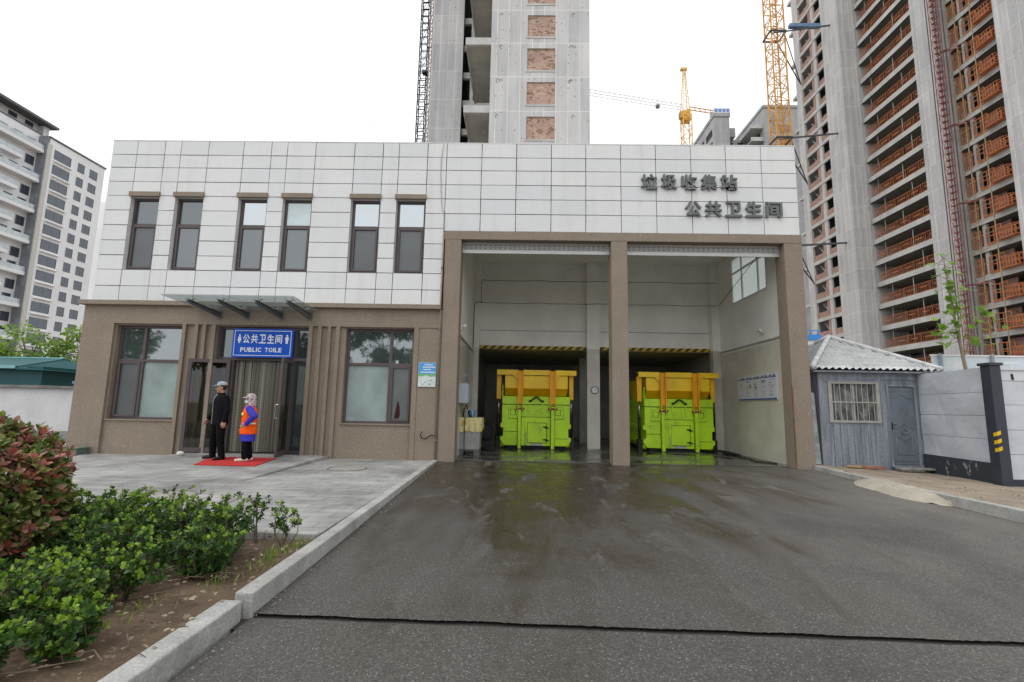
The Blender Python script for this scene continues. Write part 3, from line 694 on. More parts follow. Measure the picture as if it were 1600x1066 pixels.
# drain pipe, hanging cable and a length of bent hose
M_pipe = mat("brown painted pipe", (.24,.19,.15), .5, .12, 5)
dp = MB().tube([(-2.085,DB-.035,.05),(-2.085,DB-.035,3.75),(-2.085,DB-.05,4.0),(-2.085,D-.03,5.9)], .021, 8)
for z in (.5,1.9,3.3,4.9): dp.box(-2.115,-2.055,DB-.06,DB+.001,z,z+.03)
dp.build('drain_pipe', M_pipe, B, smooth=True)
cb = MB(); cb.tube([(-2.19,D-.02,8.38),(-2.23,D-.02,8.0),(-2.235,D-.015,7.5),(-2.20,D-.02,7.0),(-2.16,D-.02,6.55),(-2.10,D-.02,6.4),(-2.09,D-.02,5.9)], .011, 6)
cb.build('loose_cable', mat("dirty white cable", (.42,.41,.37), .6), B, smooth=True)
ho = MB().tube([(-2.10,DB-.02,.62),(-2.2,DB-.03,.64),(-2.32,DB-.05,.55),(-2.42,DB-.06,.56),(-2.46,DB-.06,.65),(-2.42,DB-.06,.72)], .014, 6)
ho.build('bent_pipe', M_black, B, smooth=True)
# cables strung inside the bays
wc = MB()
for z, x0 in ((5.88, -1.45), (5.06, -1.5)):
    pts = []
    for k in range(25):
        x = x0 + (6.9-x0)*k/24; pts.append((x, 17.05, z - .008*math.sin(k*1.9) - .022*abs(math.sin(k*math.pi/6))))
    wc.tube(pts, .009, 5)
wc.tube([(-1.45,17.0,5.88),(-1.47,17.02,5.6),(-1.45,17.05,5.06)], .009, 5); wc.tube([(-1.68,16.9,3.4),(-1.68,16.9,4.9),(-1.62,17.0,5.06),(-1.4,17.05,5.06)], .014, 5)
wc.tube([(6.96,17.0,5.06),(6.97,15.6,5.5),(6.97,13.8,6.05),(6.97,12.9,6.1)], .009, 5)
wc.build('wall_cable', M_dark, B, smooth=True)
# crumbs of rubble on the verge
gr = MB(); rr = random.Random(21)
for _ in range(170):
    x = 6.95 + rr.random()**1.5*3.0; y = rr.uniform(5.5, 12.4); x = max(x, kr(y)+.18); z = .085 - .042*min(3.2, max(0, x-7.1)); q = rr.uniform(.006, .018)
    gr.ball((x, y, z+q*.4), (q*rr.uniform(.7,1.4), q*rr.uniform(.7,1.4), q*.7), 6, 4)
kind(gr.build('rubble', mat("verge rubble", (.36,.32,.26), .95, .4, 14, island=.5)), 'stuff')
gr = MB()
for _ in range(260):
    y = 2.3 + 9.8*rr.random(); x = (-1.80-(max(y,3.5)-3.5)*.021) + abs(rr.gauss(0,.05)) if rr.random() < .75 else kr(y) - abs(rr.gauss(0,.06)); q = rr.uniform(.004,.012)
    gr.ball((x, y, road_z(y)+q*.5), (q, q*rr.uniform(.7,1.4), q*.7), 5, 4)
kind(gr.build('gravel', mat("road grit", (.22,.20,.17), .95, .4, 14, island=.5)), 'stuff')

# ================================================================== lettering and signs
_glyph_cache = {}
def glyph_data(ch, bold, depth):
    k = (ch, bold, depth)
    if k not in _glyph_cache:
        c = bpy.data.curves.new('lettering', 'FONT'); c.body = ch; c.offset = bold; c.extrude = depth/2; c.resolution_u = 3
        o = bpy.data.objects.new('lettering', c); col.objects.link(o); bpy.context.view_layer.update()
        dg = bpy.context.evaluated_depsgraph_get(); me = bpy.data.meshes.new_from_object(o.evaluated_get(dg))
        V = np.array([v.co[:] for v in me.vertices]); F = [tuple(p.vertices) for p in me.polygons]
        bpy.data.objects.remove(o); bpy.data.curves.remove(c); bpy.data.meshes.remove(me)
        _glyph_cache[k] = (V, F)
    return _glyph_cache[k]
def glyph(mb, ch, x0, z0, w_, h_, y, depth, bold, fit=True):
    """one character in the box x0..x0+w, z0..z0+h, its front depth in front of the plane y"""
    V, F = glyph_data(ch, bold, 1.0); mn, mxx = V.min(0), V.max(0); s = V.copy()
    s[:,0] = x0 + (V[:,0]-mn[0])/max(1e-6, mxx[0]-mn[0])*w_; s[:,1] = z0 + (V[:,1]-mn[1])/max(1e-6, mxx[1]-mn[1])*h_
    mb.add([(a, y - (c+.5)*depth, b) for a, b, c in s], F)
M_letter = mat("grey green metal letter", (.115,.13,.125), .5, .08, 4)
for body, xa, za, hh, lab in (("垃圾收集站", 3.10, 7.13, .425, 'upper row of five raised grey Chinese characters on the white cladding'), ("公共卫生间", 4.235, 6.39, .43, 'lower row of five raised grey Chinese characters set nearer the building corner')):
    s = thing('wall_lettering', lab, 'sign', (0,0,0), 0, 'raised lettering over the bays')
    for i, ch in enumerate(body):
        m_ = MB(); glyph(m_, ch, xa+i*.5235, za, .425, hh, D-.012, .06, .022); m_.build('character', M_letter, s)
# blue toilet sign
M_signblue = mat("blue sign face", (.008,.085,.50), .5, .08, 2, spec=.2)
M_signwhite = mat("white sign lettering", (.74,.76,.78), .4, .02)
s = thing('toilet_sign', 'blue sign over the door reading PUBLIC TOILE below white Chinese characters', 'sign')
x0, x1, z0, z1 = -7.425, -5.86, 2.50, 3.24; ys_ = DB+.03
p_ = MB().box(x0,x1,ys_,ys_+.05,z0,z1).build('sign_panel', M_signblue, s, bevel=.006)
m_ = MB(); b = .045; t_ = .014
for q in ((x0+b,x1-b,z0+b,z0+b+t_),(x0+b,x1-b,z1-b-t_,z1-b),(x0+b,x0+b+t_,z0+b+t_,z1-b-t_),(x1-b-t_,x1-b,z0+b+t_,z1-b-t_)): m_.box(q[0],q[1],ys_-.003,ys_+.001,q[2],q[3])
m_.build('sign_border', M_signwhite, p_)
m_ = MB()
for i, ch in enumerate("公共卫生间"): glyph(m_, ch, -7.155+i*.21, 2.862, .175, .235, ys_-.0005, .003, .022)
xx = -7.20
for ch, wd in (("P",.085),("U",.088),("B",.09),("L",.075),("I",.024),("C",.092),(" ",.06),("T",.085),("O",.10),("I",.024),("L",.075),("E",.078)):
    if ch != " ": glyph(m_, ch, xx, 2.64, wd, .115, ys_-.0005, .003, .025)
    xx += wd + .017
m_.build('sign_lettering', M_signwhite, p_)
m_ = MB()
def person_mark(m_, xc, skirt):
    z = 2.865; y_ = ys_-.0005
    ring = [(xc+.024*math.cos(a), z+.205+.024*math.sin(a)) for a in np.linspace(0, 2*math.pi, 12, endpoint=False)]
    m_.prism(ring, 'y', y_-.003, y_)
    body = ([(xc-.02,z),(xc+.02,z),(xc+.024,z+.06),(xc+.05,z+.07),(xc+.028,z+.175),(xc-.028,z+.175),(xc-.05,z+.07),(xc-.024,z+.06)] if skirt else
            [(xc-.027,z),(xc+.027,z),(xc+.03,z+.085),(xc+.044,z+.09),(xc+.044,z+.16),(xc+.03,z+.175),(xc-.03,z+.175),(xc-.044,z+.16),(xc-.044,z+.09),(xc-.03,z+.085)])
    m_.prism(body, 'y', y_-.003, y_)
person_mark(m_, -7.245, True); m_.build('woman_symbol', M_signwhite, p_)
m_ = MB(); person_mark(m_, -6.015, False); m_.build('man_symbol', M_signwhite, p_)
# notice on the brown wall
s = thing('wall_notice', 'small blue and white printed notice board on brown wall beside the pipe', 'notice')
x0, x1, z0, z1 = -2.585, -2.145, 1.83, 2.44; y_ = DB-.012
nb = MB().box(x0,x1,y_,DB+.017,z0,z1).build('board', mat("pale notice print", (.55,.62,.60), .35, .06, 6), s)
m_ = MB().box(x0+.006,x1-.006,y_-.002,y_+.001,2.15,z1-.006); m_.build('blue_header', mat("sky blue print", (.06,.30,.62), .35, .05), nb)
m_ = MB().prism([(x0+.006,2.15),(x1-.006,2.15),(x1-.006,2.10),(x0+.30,2.085),(x0+.2,2.125),(x0+.08,2.09),(x0+.006,2.09)], 'y', y_-.0035, y_+.001); m_.build('green_band', mat("green print", (.16,.42,.10), .4, .2, 20), nb)
m_ = MB(); rr = random.Random(3)
for z, a, e in ((2.385,.15,.34),(2.325,.11,.42),(2.265,.12,.30),(2.195,.06,.40)):
    xx = a
    while xx < e: wd = rr.uniform(.018,.03); m_.box(x0+xx,x0+xx+wd,y_-.004,y_,z-.013,z+.013); xx += wd+.008
m_.build('printed_lines', M_signwhite, nb)
m_ = MB()
for k in range(9):
    xx = x0+.04+rr.random()*.34; zz = 1.86+rr.random()*.12; m_.box(xx,xx+rr.uniform(.02,.06),y_-.003,y_,zz,zz+rr.uniform(.01,.03))
m_.build('printed_picture', mat("muted print", (.30,.36,.34), .5, .4, 25), nb)
# information board on the tiled side wall of the right bay
s = thing('information_board', 'white and blue information board with dense small print on the beige tiled wall', 'notice board')
X = 6.985; ya, yb, z0, z1 = 13.43, 15.78, 1.70, 2.45
ib = MB().box(X-.025,X+.004,ya,yb,z0,z1).build('board', mat("board white", (.56,.60,.66), .3, .04), s)
m_ = MB().box(X-.028,X-.024,ya+.01,yb-.01,2.325,2.35); 
for k in range(5): yy = yb-.35-k*.46; m_.box(X-.0285,X-.024,yy-.10,yy,2.352,2.40)
m_.box(X-.028,X-.024,ya+.01,yb-.01,z0+.01,z0+.055)
m_.build('blue_band', mat("board blue", (.03,.07,.28), .4), ib)
m_ = MB(); rr = random.Random(5)
for c in range(5):
    y0 = yb - .09 - c*.455
    m_.box(X-.027,X-.024,y0-.20,y0-.05,2.36,2.395)
    z = 2.27
    while z > 1.79:
        if rr.random() < .8:
            wd = rr.uniform(.08,.34); a = rr.uniform(0,.06); m_.box(X-.027,X-.024,y0-a-wd,y0-a,z-rr.choice((.006,.006,.007,.02)),z)
        z -= rr.uniform(.025,.05)
m_.build('printed_text', mat("board print", (.12,.13,.19), .5), ib)
m_ = MB().box(X-.0275,X-.024,14.55,14.68,2.02,2.13); m_.box(X-.0275,X-.024,14.9,15.0,2.05,2.2); m_.build('printed_picture', mat("board picture", (.30,.26,.24), .5, .5, 20), ib)
# clock
s = thing('wall_clock', 'round white wall clock with dark rim on the tiled pillar between containers', 'clock', (2.575,17.095,2.005))
def disc(r, ya, yb, n=32): return MB().prism([(r*math.cos(2*math.pi*k/n), r*math.sin(2*math.pi*k/n)) for k in range(n)], 'y', ya, yb)
disc(.135,-.035,.0).build('rim', M_dark, s); disc(.112,-.038,-.034).build('face', M_white, s)
m_ = MB()
for k in range(12):
    a = 2*math.pi*k/12; m_.bar((.085*math.cos(a),-.039,.085*math.sin(a)),(.104*math.cos(a),-.039,.104*math.sin(a)),.011,.004,(0,1,0))
m_.build('hour_marks', M_dark, s)
m_ = MB().bar((0,-.041,0),(.045,-.041,.02),.011,.004,(0,1,0)); m_.bar((0,-.041,0),(.075,-.041,.004),.008,.004,(0,1,0)); m_.build('hand', M_dark, s)

# ================================================================== compactor containers
def container():
    t = thing('waste_compactor', 'lime green waste compactor with yellow hopper in the bay with the steel cabinet', 'waste compactor', (.53,16.45,0.0), 0, 'waste compactors in the bays')
    u = .00324; X_ = lambda c: (c-515)*u; Z_ = lambda c: (955-c)*u
    sh = M_green
    b = MB(); prof = [(190,917),(150,868),(150,832),(178,828),(178,742),(150,738),(150,700),(165,690),(165,505),(862,505),(862,690),(872,705),(872,742),(846,745),(846,830),(872,838),(872,872),(830,920)]
    b.prism([(X_(a), Z_(c)) for a, c in prof], 'y', 0, 3.9); body = b.build('body', sh, t, bevel=.008)
    m_ = MB().box(X_(165),X_(862),-.012,.06,Z_(500),Z_(420)); m_.box(X_(165),X_(862),.06,3.9,Z_(500),Z_(418)); 
    m_.box(X_(165),X_(172),0,.5,Z_(418),Z_(300)); m_.prism([(.0,Z_(418)),(.5,Z_(418)),(.9,Z_(418)),(.9,Z_(300)),(.45,Z_(300))], 'x', X_(858), X_(866)); m_.prism([(.0,Z_(418)),(.9,Z_(418)),(.9,Z_(300)),(.45,Z_(300))], 'x', X_(158), X_(165))
    m_.build('upper_band', sh, t, bevel=.006)
    # stiffening seams
    for q in ((182,322,-.012,775,748),(700,842,-.012,842,815),(165,215,-.006,668,662),(178,330,-.007,690,684),(700,846,-.007,690,684)): MB().box(X_(q[0]),X_(q[1]),q[2],.001,Z_(q[3]),Z_(q[4])).build('stiffener', sh, body, bevel=.003)
    m_ = MB()
    m_.prism([(X_(365),Z_(624)),(X_(400),Z_(620)),(X_(428),Z_(604)),(X_(600),Z_(604)),(X_(632),Z_(626)),(X_(660),Z_(628)),(X_(660),Z_(622)),(X_(634),Z_(618)),(X_(604),Z_(596)),(X_(424),Z_(596)),(X_(396),Z_(612)),(X_(365),Z_(616))], 'y', -.02, .001)
    m_.build('stiffener', sh, body, bevel=.003)
    for q in ((378,400),(640,655)): MB().box(X_(q[0]),X_(q[1]),-.03,.001,Z_(590),Z_(520)).build('stiffener', sh, body, bevel=.003)
    gp = MB(); M_gap_shade = mat('painted gap shade', (.035,.06,.01), .8)  # dark green strips paint the shadow lines round door, plates and rails
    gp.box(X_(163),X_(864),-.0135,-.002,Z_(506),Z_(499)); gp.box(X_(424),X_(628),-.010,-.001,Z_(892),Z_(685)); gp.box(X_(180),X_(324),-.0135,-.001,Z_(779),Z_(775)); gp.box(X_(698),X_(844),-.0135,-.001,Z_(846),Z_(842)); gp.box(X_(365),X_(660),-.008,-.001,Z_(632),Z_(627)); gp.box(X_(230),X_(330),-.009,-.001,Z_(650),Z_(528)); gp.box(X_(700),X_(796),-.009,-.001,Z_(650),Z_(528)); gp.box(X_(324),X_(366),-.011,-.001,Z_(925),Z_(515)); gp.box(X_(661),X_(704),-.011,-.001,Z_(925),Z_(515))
    gp.build('gap_shade_pattern', M_gap_shade, body)
    d_ = MB().box(X_(430),X_(622),-.028,.0,Z_(886),Z_(690)); door = d_.build('door', sh, t, bevel=.006)
    m_ = MB().box(X_(402),X_(426),-.05,.0,Z_(905),Z_(665)); m_.build('door_post', sh, door, bevel=.004)
    m_ = MB().tube([(X_(413),-.07,Z_(905)),(X_(413),-.07,Z_(785))], .014, 8); m_.build('latch_rod', M_galv, door)
    for zc in (733, 860):
        m_ = MB().tube([(X_(585),-.05,Z_(zc-4)),(X_(612),-.055,Z_(zc-6)),(X_(645),-.045,Z_(zc+6))], .017, 8); m_.box(X_(608),X_(622),-.05,-.0,Z_(zc+12),Z_(zc-14)); m_.build('hinge', M_dark, door)
    m_ = MB().box(X_(455),X_(580),-.02,.0,Z_(916),Z_(894)); m_.build('maker_plate', mat("bare plate", (.35,.36,.34), .5, .3, 30), t)
    for a, b_ in ((232,328),(702,794)):
        m_ = MB().box(X_(a),X_(b_),-.016,.0,Z_(646),Z_(530)); bp = m_.build('side_plate', sh, t, bevel=.004)
        m_ = MB()
        for xx in (a+10, a+38, b_-12):
            for zz in (542, 632): m_.box(X_(xx)-.008,X_(xx)+.008,-.024,-.015,Z_(zz)-.008,Z_(zz)+.008)
        c0, c1 = (248, 304) if a < 500 else (706, 768)
        for q in ((c0,c1,612,608),(c0,c1,556,552),(c0,c0+5,608,556),(c1-5,c1,608,556)): m_.box(X_(q[0]),X_(q[1]),-.019,-.015,Z_(q[2]),Z_(q[3]))
        m_.build('plate_bolts', M_dark, bp)
    for a, b_ in ((329,361),(666,699)):
        m_ = MB().box(X_(a),X_(b_),-.13,-.001,Z_(948),Z_(522)); m_.build('guide_rail', sh, t, bevel=.008)
    m_ = MB().tube([(X_(440),-.05,Z_(470)),(X_(462),-.075,Z_(466)),(X_(490),-.08,Z_(437)),(X_(515),-.08,Z_(426)),(X_(540),-.08,Z_(437)),(X_(566),-.075,Z_(466)),(X_(590),-.05,Z_(470))], .026, 8)
    m_.box(X_(442),X_(456),-.05,0,Z_(480),Z_(455)); m_.box(X_(576),X_(590),-.05,0,Z_(480),Z_(455)); m_.build('lifting_hook', M_dark, t, smooth=False)
    for xx in (447, 578): MB().box(X_(xx)-.014,X_(xx)+.014,-.05,0,Z_(592),Z_(480)).build('hook_bracket', sh, t)
    m_ = MB(); 
    for q in ((475,548,584,579),(475,548,557,552),(475,480,579,557),(543,548,579,557)): m_.box(X_(q[0]),X_(q[1]),-.02,0,Z_(q[2]),Z_(q[3]))
    m_.build('pressed_panel', sh, body)
    # yellow hopper
    h = MB(); h.prism([(.02,Z_(335)),(.32,Z_(412)),(2.3,Z_(412)),(2.5,Z_(335)),(2.5,Z_(203)),(.02,Z_(203))], 'x', X_(190), X_(840))
    hop = h.build('hopper', M_yellow, t, bevel=.006)
    lo = MB().prism([(.0,Z_(337)),(.30,Z_(411)),(.31,Z_(408)),(.03,Z_(334))], 'x', X_(192), X_(838)); lo.build('hopper_slope', M_yellow_d, hop)
    m_ = MB()
    for a, b_ in ((105,322),(381,654),(710,928)): m_.box(X_(a),X_(b_),-.06,.0,Z_(200),Z_(147)); m_.box(X_(a),X_(b_),.0,.3,Z_(155),Z_(147))
    m_.prism([(X_(268),Z_(200)),(X_(322),Z_(200)),(X_(322),Z_(252))], 'y', -.05, -.01); m_.prism([(X_(710),Z_(200)),(X_(766),Z_(200)),(X_(710),Z_(252))], 'y', -.05, -.01)
    m_.build('top_beam', M_yellow, hop, bevel=.004)
    for a, b_ in ((322,380),(652,712)):
        m_ = MB().box(X_(a),X_(a)+.025,-.16,.0,Z_(560),Z_(152)); m_.box(X_(b_)-.025,X_(b_),-.16,.0,Z_(560),Z_(152)); m_.box(X_(a)+.025,X_(b_)-.025,-.035,.0,Z_(490),Z_(155))
        arm = m_.build('lift_arm', M_yellow_d, t, bevel=.004)
        m_ = MB().tube([(X_(a)-.05,-.12,Z_(545)),(X_(b_)+.05,-.12,Z_(545))], .038, 10); m_.build('pivot_pin', rusty("rusty pin", (.25,.11,.04), (.08,.04,.02), .5), arm)
    for a, b_ in ((103,150),(858,902)):
        m_ = MB().box(X_(a),X_(b_),.14,.30,Z_(448),Z_(190)); cas = m_.build('ram_casing', M_yellow_d, t, bevel=.006)
        xc = X_((a+b_)/2); MB().tube([(xc,.22,Z_(610)),(xc,.22,Z_(448))], .022, 10).build('ram_rod', M_chrome, cas, smooth=True)
        MB().tube([(xc,.22,Z_(830)),(xc,.22,Z_(608))], .048, 12).build('ram_cylinder', M_dark, cas, smooth=True)
        MB().tube([(xc+(-.05 if a < 500 else .05),.2,Z_(780)),(xc+(-.055 if a < 500 else .055),.2,Z_(560)),(xc,.22,Z_(450))], .012, 6).build('hydraulic_hose', M_black, cas, smooth=True)
    for xc in (170, 850): MB().tube([(X_(xc)-.07,.25,Z_(905)),(X_(xc)+.07,.25,Z_(905))], .11, 14).build('roller', sh, t)
    m_ = MB().box(X_(215),X_(810),.1,3.8,.02,Z_(917)); m_.build('chassis', M_black, t)
    for a, b_ in ((104,150),(868,910)): MB().box(X_(a),X_(b_),.12,.34,.0,Z_(830)).build('ram_base', M_dark, t, bevel=.01)
    return t
C1 = container()
C2 = dup(C1, (5.26,16.43,0.0), 0, 'lime green waste compactor with yellow hopper in the bay near the information board')
# hoses on the floor between the machines
hs_ = MB()
for k in range(4):
    a = .25+.05*k; hs_.tube([(6.75+.12*math.cos(t)*a*3 - .1*k, 15.9+.5*math.sin(t), .035+.02*k) for t in np.linspace(0, 2*math.pi, 18)], .022, 6)
hs_.tube([(6.6,16.3,.04),(6.3,15.4,.035),(6.6,14.5,.035),(6.4,13.7,.035),(6.75,13.2,.03)], .018, 6)
tag(hs_.build('coiled_hose', M_black, smooth=True), 'black hose coiled on the wet floor at the foot of the tiled wall', 'hose')

# control corner of the left bay
s = thing('steel_cabinet', 'low grey steel cabinet on legs standing under the yellow patterned cloth', 'cabinet', (-1.40,14.25,.012))
m_ = MB().box(-.30,.27,-.32,.35,.16,1.02); cb_ = m_.build('cabinet_body', mat("stained cabinet steel", (.34,.34,.33), .4, .25, 3, metal=.35), s, bevel=.01)
m_ = MB(); m_.prism([(-.30,0),(-.20,0),(-.16,.12),(.10,.12),(.14,0),(.27,0),(.27,.158),(-.30,.158)], 'y', -.32, .35); m_.build('plinth', M_steel, s)
m_ = MB(); [m_.box(a,a+.09,-.328,-.319,z,z+.012) for a in (-.2,.08) for z in (.50,.53,.56,.59)]; m_.build('vent_slots', M_galv, cb_)
def cloth_mat():
    m, t, p = new_mat("patterned yellow tablecloth"); N = NT(m); v = N.node("ShaderNodeTexVoronoi"); N.link(N.pos(), v.inputs['Vector']); v.inputs['Scale'].default_value = 4.2
    c = N.mix(N.math('LESS_THAN', v.outputs['Distance'], .36), (.66,.60,.26), N.ramp(v.outputs['Color'], [(0,(.60,.30,.02)),(.5,(.66,.38,.10)),(1,(.62,.50,.30))]))
    v2 = N.node("ShaderNodeTexVoronoi"); N.link(N.pos(), v2.inputs['Vector']); v2.inputs['Scale'].default_value = 13
    c = N.mix(N.math('LESS_THAN', v2.outputs['Distance'], .27), c, N.ramp(v2.outputs['Color'], [(.3,(.58,.54,.6)),(.5,(.6,.58,.5)),(.7,(.35,.2,.4))]))
    N.link(c, p.inputs['Base Color']); p.inputs['Roughness'].default_value = .5; return m
m_ = MB(); rr = random.Random(8); n_ = 14; top = 1.035
def cl_pt(i, part):
    x = -.335+.66*i/n_; wv = .012*math.sin(i*1.9)
    return [(x,.36,top),(x,-.335,top),(x,-.345-wv-.004,top-.18),(x+.01,-.35-1.3*wv,top-.385-.012*math.sin(i*.8))][part]
m_.add([cl_pt(i,j) for j in range(4) for i in range(n_+1)], [(j*(n_+1)+i,j*(n_+1)+i+1,(j+1)*(n_+1)+i+1,(j+1)*(n_+1)+i) for j in range(3) for i in range(n_)])
m_.quad((.325,-.335,top),(.325,.36,top),(.335,.36,top-.3),(.335,-.345,top-.36))
ct = m_.build('tablecloth', cloth_mat(), loc=(-1.40,14.25,.012)); tag(ct, 'yellow patterned cloth draped over the low steel cabinet', 'tablecloth')
so = ct.modifiers.new("thickness", 'SOLIDIFY'); so.thickness = .004
s = thing('control_box', 'pale grey electrical control box fixed to the side wall above the cabinet', 'control box', (-1.695,14.0,1.69))
MB().box(.0,.24,-.5,.45,-.24,.30).build('box_body', mat("pale enamel", (.44,.49,.52), .4, .06, 4), s, bevel=.01)
MB().box(.24,.252,-.45,.40,-.20,.26).build('box_door', mat("pale blue enamel", (.40,.47,.53), .4, .06, 4), s, bevel=.004)
s = thing('blue_bucket', 'small blue plastic tub among tools on the cloth covered cabinet', 'tub', (-1.40,14.3,1.05))
MB().tube([(0,0,0),(0,0,.20)], [.09,.12], 14).build('tub_body', mat("blue plastic", (.06,.20,.42), .4, .1), s, smooth=True)
MB().tube([(0.12*math.cos(t),0.0,.2+.12*math.sin(t)) for t in np.linspace(0, math.pi, 10)], .006, 5).build('handle', M_galv, s)
s = tag(MB().tube([(-1.62,14.0,1.06),(-1.60,14.05,1.3),(-1.55,14.1,1.42),(-1.5,14.15,1.2),(-1.45,14.2,1.07)], .02, 6).build('loose_hose', M_black, smooth=True), 'short black hose bent over the cloth covered cabinet', 'hose')
s = tag(MB().tube([(-1.52,13.9,1.05),(-1.5,13.93,1.25),(-1.42,13.97,1.34),(-1.36,14.0,1.2),(-1.34,14.02,1.05)], .017, 6).build('loose_hose', mat("pale hose", (.5,.5,.48), .5), smooth=True), 'short white hose bent over the cloth covered cabinet', 'hose')
s = tag(MB().tube([(-1.55,13.88,1.06),(-1.555,13.85,.9),(-1.56,13.87,.5),(-1.55,13.85,.15),(-1.45,13.8,.03),(-1.3,13.75,.02)], .012, 6).build('power_cable', M_black, smooth=True), 'black cable hanging down the front of the steel cabinet', 'cable')
pb = MB()
for z in (2.1,2.2,2.3): pb.box(-1.693,-1.66,14.85,15.2,z-.04,z+.03)
tag(pb.build('wall_card', mat("blue grey card", (.25,.33,.45), .6)), 'narrow strip of blue grey cards on the side wall above the control box', 'notice')
s = thing('pressure_pump', 'dark pump unit with hose reel in the shade behind the cabinet', 'pump', (-1.05,15.6,.012))
MB().box(-.25,.25,-.25,.3,.08,.45).build('pump_body', M_black, s, bevel=.03)
MB().tube([(.0,-.3,.62),(.0,.2,.62)], .27, 16).build('hose_reel', M_black, s); m_ = MB(); m_.tube([(0.24*math.cos(t),-.32,.62+.24*math.sin(t)) for t in np.linspace(0, 2*math.pi, 20)], .03, 6); m_.build('reel_rim', M_dark, s)
[MB().tube([(a,b_-.04,.08),(a,b_+.04,.08)], .08, 12).build('wheel', M_black, s) for a in (-.2,.2) for b_ in (-.22,.25)]
for nm, loc, sgn, lab in (('security_camera', (6.985,14.06,3.66), -1, 'small white security camera on the inner wall above the information board'), ('security_camera', (-1.692,13.4,3.55), 1, 'small white security camera on the shaded inner wall above the control box')):
    s = thing(nm, lab, 'security camera', loc, 0, 'cameras inside the bays')
    MB().box(min(0,sgn*.03),max(0,sgn*.03),-.04,.04,-.06,.04).build('mount', M_white, s); MB().bar((sgn*.02,0,0),(sgn*.10,-.02,.03),.025).build('arm', M_white, s)
    MB().tube([(sgn*.10,.12,.04),(sgn*.13,-.14,.02)], .04, 10).build('camera_body', M_white, s)

# ================================================================== things on the pavement
M_mat = mat("red carpet mat", (.50,.028,.025), .95, .1, 8, bump=.6, bscale=160, fine=.2)
tag(MB().prism([(-6.66,10.12),(-5.40,10.12),(-5.60,11.42),(-7.10,11.42)], 'z', .0, .012).build('door_mat', M_mat, loc=(0,0,.062)), 'flat red mat on the pavement in front of the entrance', 'mat')
bpy.data.objects['door_mat'].rotation_euler = (R(1.15),0,0); bpy.data.objects['door_mat'].location = (0,0,-.139)
M_iron = mat("cast iron cover", (.16,.155,.145), .7, .2, 8, bump=.8, bscale=40)
for (x, y_, r_, z, lab) in ((-3.60,10.42,.37,.019,'round iron manhole cover near the foot of the window with a red cloth'), (-5.0,7.05,.36,.019,'round iron manhole cover just behind the clipped shrubs')):
    s = thing('manhole_cover', lab, 'manhole cover', (x,y_,z), 0, 'manhole covers in the pavement')
    n_ = 32; MB().prism([(r_*math.cos(2*math.pi*k/n_), r_*math.sin(2*math.pi*k/n_)) for k in range(n_)], 'z', 0, .006).build('lid', mat("worn lid", (.30,.285,.255), .8, .2, 9, bump=.8, bscale=45), s)
    MB().tube([((r_+.02)*math.cos(t),(r_+.02)*math.sin(t),.002) for t in np.linspace(0, 2*math.pi, 33)], .014, 6).build('rim', M_iron, s)
st_ = MB().ball((0,0,.05), (.085,.06,.055), 12, 8); st_.v = [(a+rng.uniform(-.008,.008), b+rng.uniform(-.008,.008), c) for a, b, c in st_.v]
tag(st_.build('door_stone', mat("white stone", (.58,.57,.54), .8, .1, 12), loc=(-8.0,11.62,.085), smooth=True), 'small white stone lying by the open door leaf', 'stone')
s = thing('green_box', 'low dull green metal box at the corner of the building', 'box', (-10.95,12.02,.018))
MB().box(-.22,.22,-.14,.2,0,.14).build('box_body', mat("dull green", (.10,.15,.12), .6, .2, 6), s, bevel=.01); MB().box(-.25,.25,-.17,.22,.141,.17).build('lid', mat("dull green lid", (.13,.18,.145), .6, .2, 6), s, bevel=.006)

# ================================================================== people
def skin_mat():
    m, t, p = new_mat("skin"); N = NT(m)
    N.link(N.ramp(N.noise(N.objco(), 14, 3, .5), [(.3,(.36,.19,.125)),(.7,(.43,.24,.165))]), p.inputs['Base Color']); p.inputs['Roughness'].default_value = .5
    p.inputs['Subsurface Weight'].default_value = .08; return m
M_skin = skin_mat()
def cloth_m(name, c, scale=9, b=.5):
    m = mat(name, c, .95, .18, scale, spec=.08); N = NT(m); p = m.node_tree.nodes["Principled BSDF"]
    N.link(N.bump(N.noise(N.scaled(N.objco(), 1, 1, .6), 11, 3, .6, .8), b, .03), p.inputs['Normal']); return m
M_blackcloth = cloth_m("black jacket cloth", (.009,.009,.011)); M_trousers = cloth_m("black trousers", (.007,.007,.009)); M_shoe = mat("black shoe", (.012,.011,.011), .35)
def hand(mb, wr, d, side, curl=.5):
    """palm, four fingers of different length and a thumb; wr wrist, d pointing along the hand, side towards the thumb"""
    wr = Vector(wr); d = Vector(d).normalized(); th = Vector(side).normalized(); pn = d.cross(th).normalized()
    for k in range(4):
        o = (k-1.5)*.021; a = wr - th*o*.75 + d*.012; k0 = wr + d*.088 - th*o
        mb.capsule(a, k0, .0165, .0135, 8)
        L = (.070,.080,.074,.058)[k]; c1 = k0 + (d*math.cos(curl*.6)+pn*math.sin(curl*.6))*L*.5; c2 = c1 + (d*math.cos(curl*1.5)+pn*math.sin(curl*1.5))*L*.5
        mb.capsule(k0, c1, .0105, .0095, 8); mb.capsule(c1, c2, .0095, .0085, 8)
    t1 = wr + d*.03 + th*.03; t2 = wr + d*.062 + th*.052 + pn*.012; t3 = wr + d*.094 + th*.05 + pn*.028
    mb.capsule(wr+d*.012+th*.008, t1, .018, .015, 8); mb.capsule(t1, t2, .014, .012, 8); mb.capsule(t2, t3, .0115, .0095, 8)
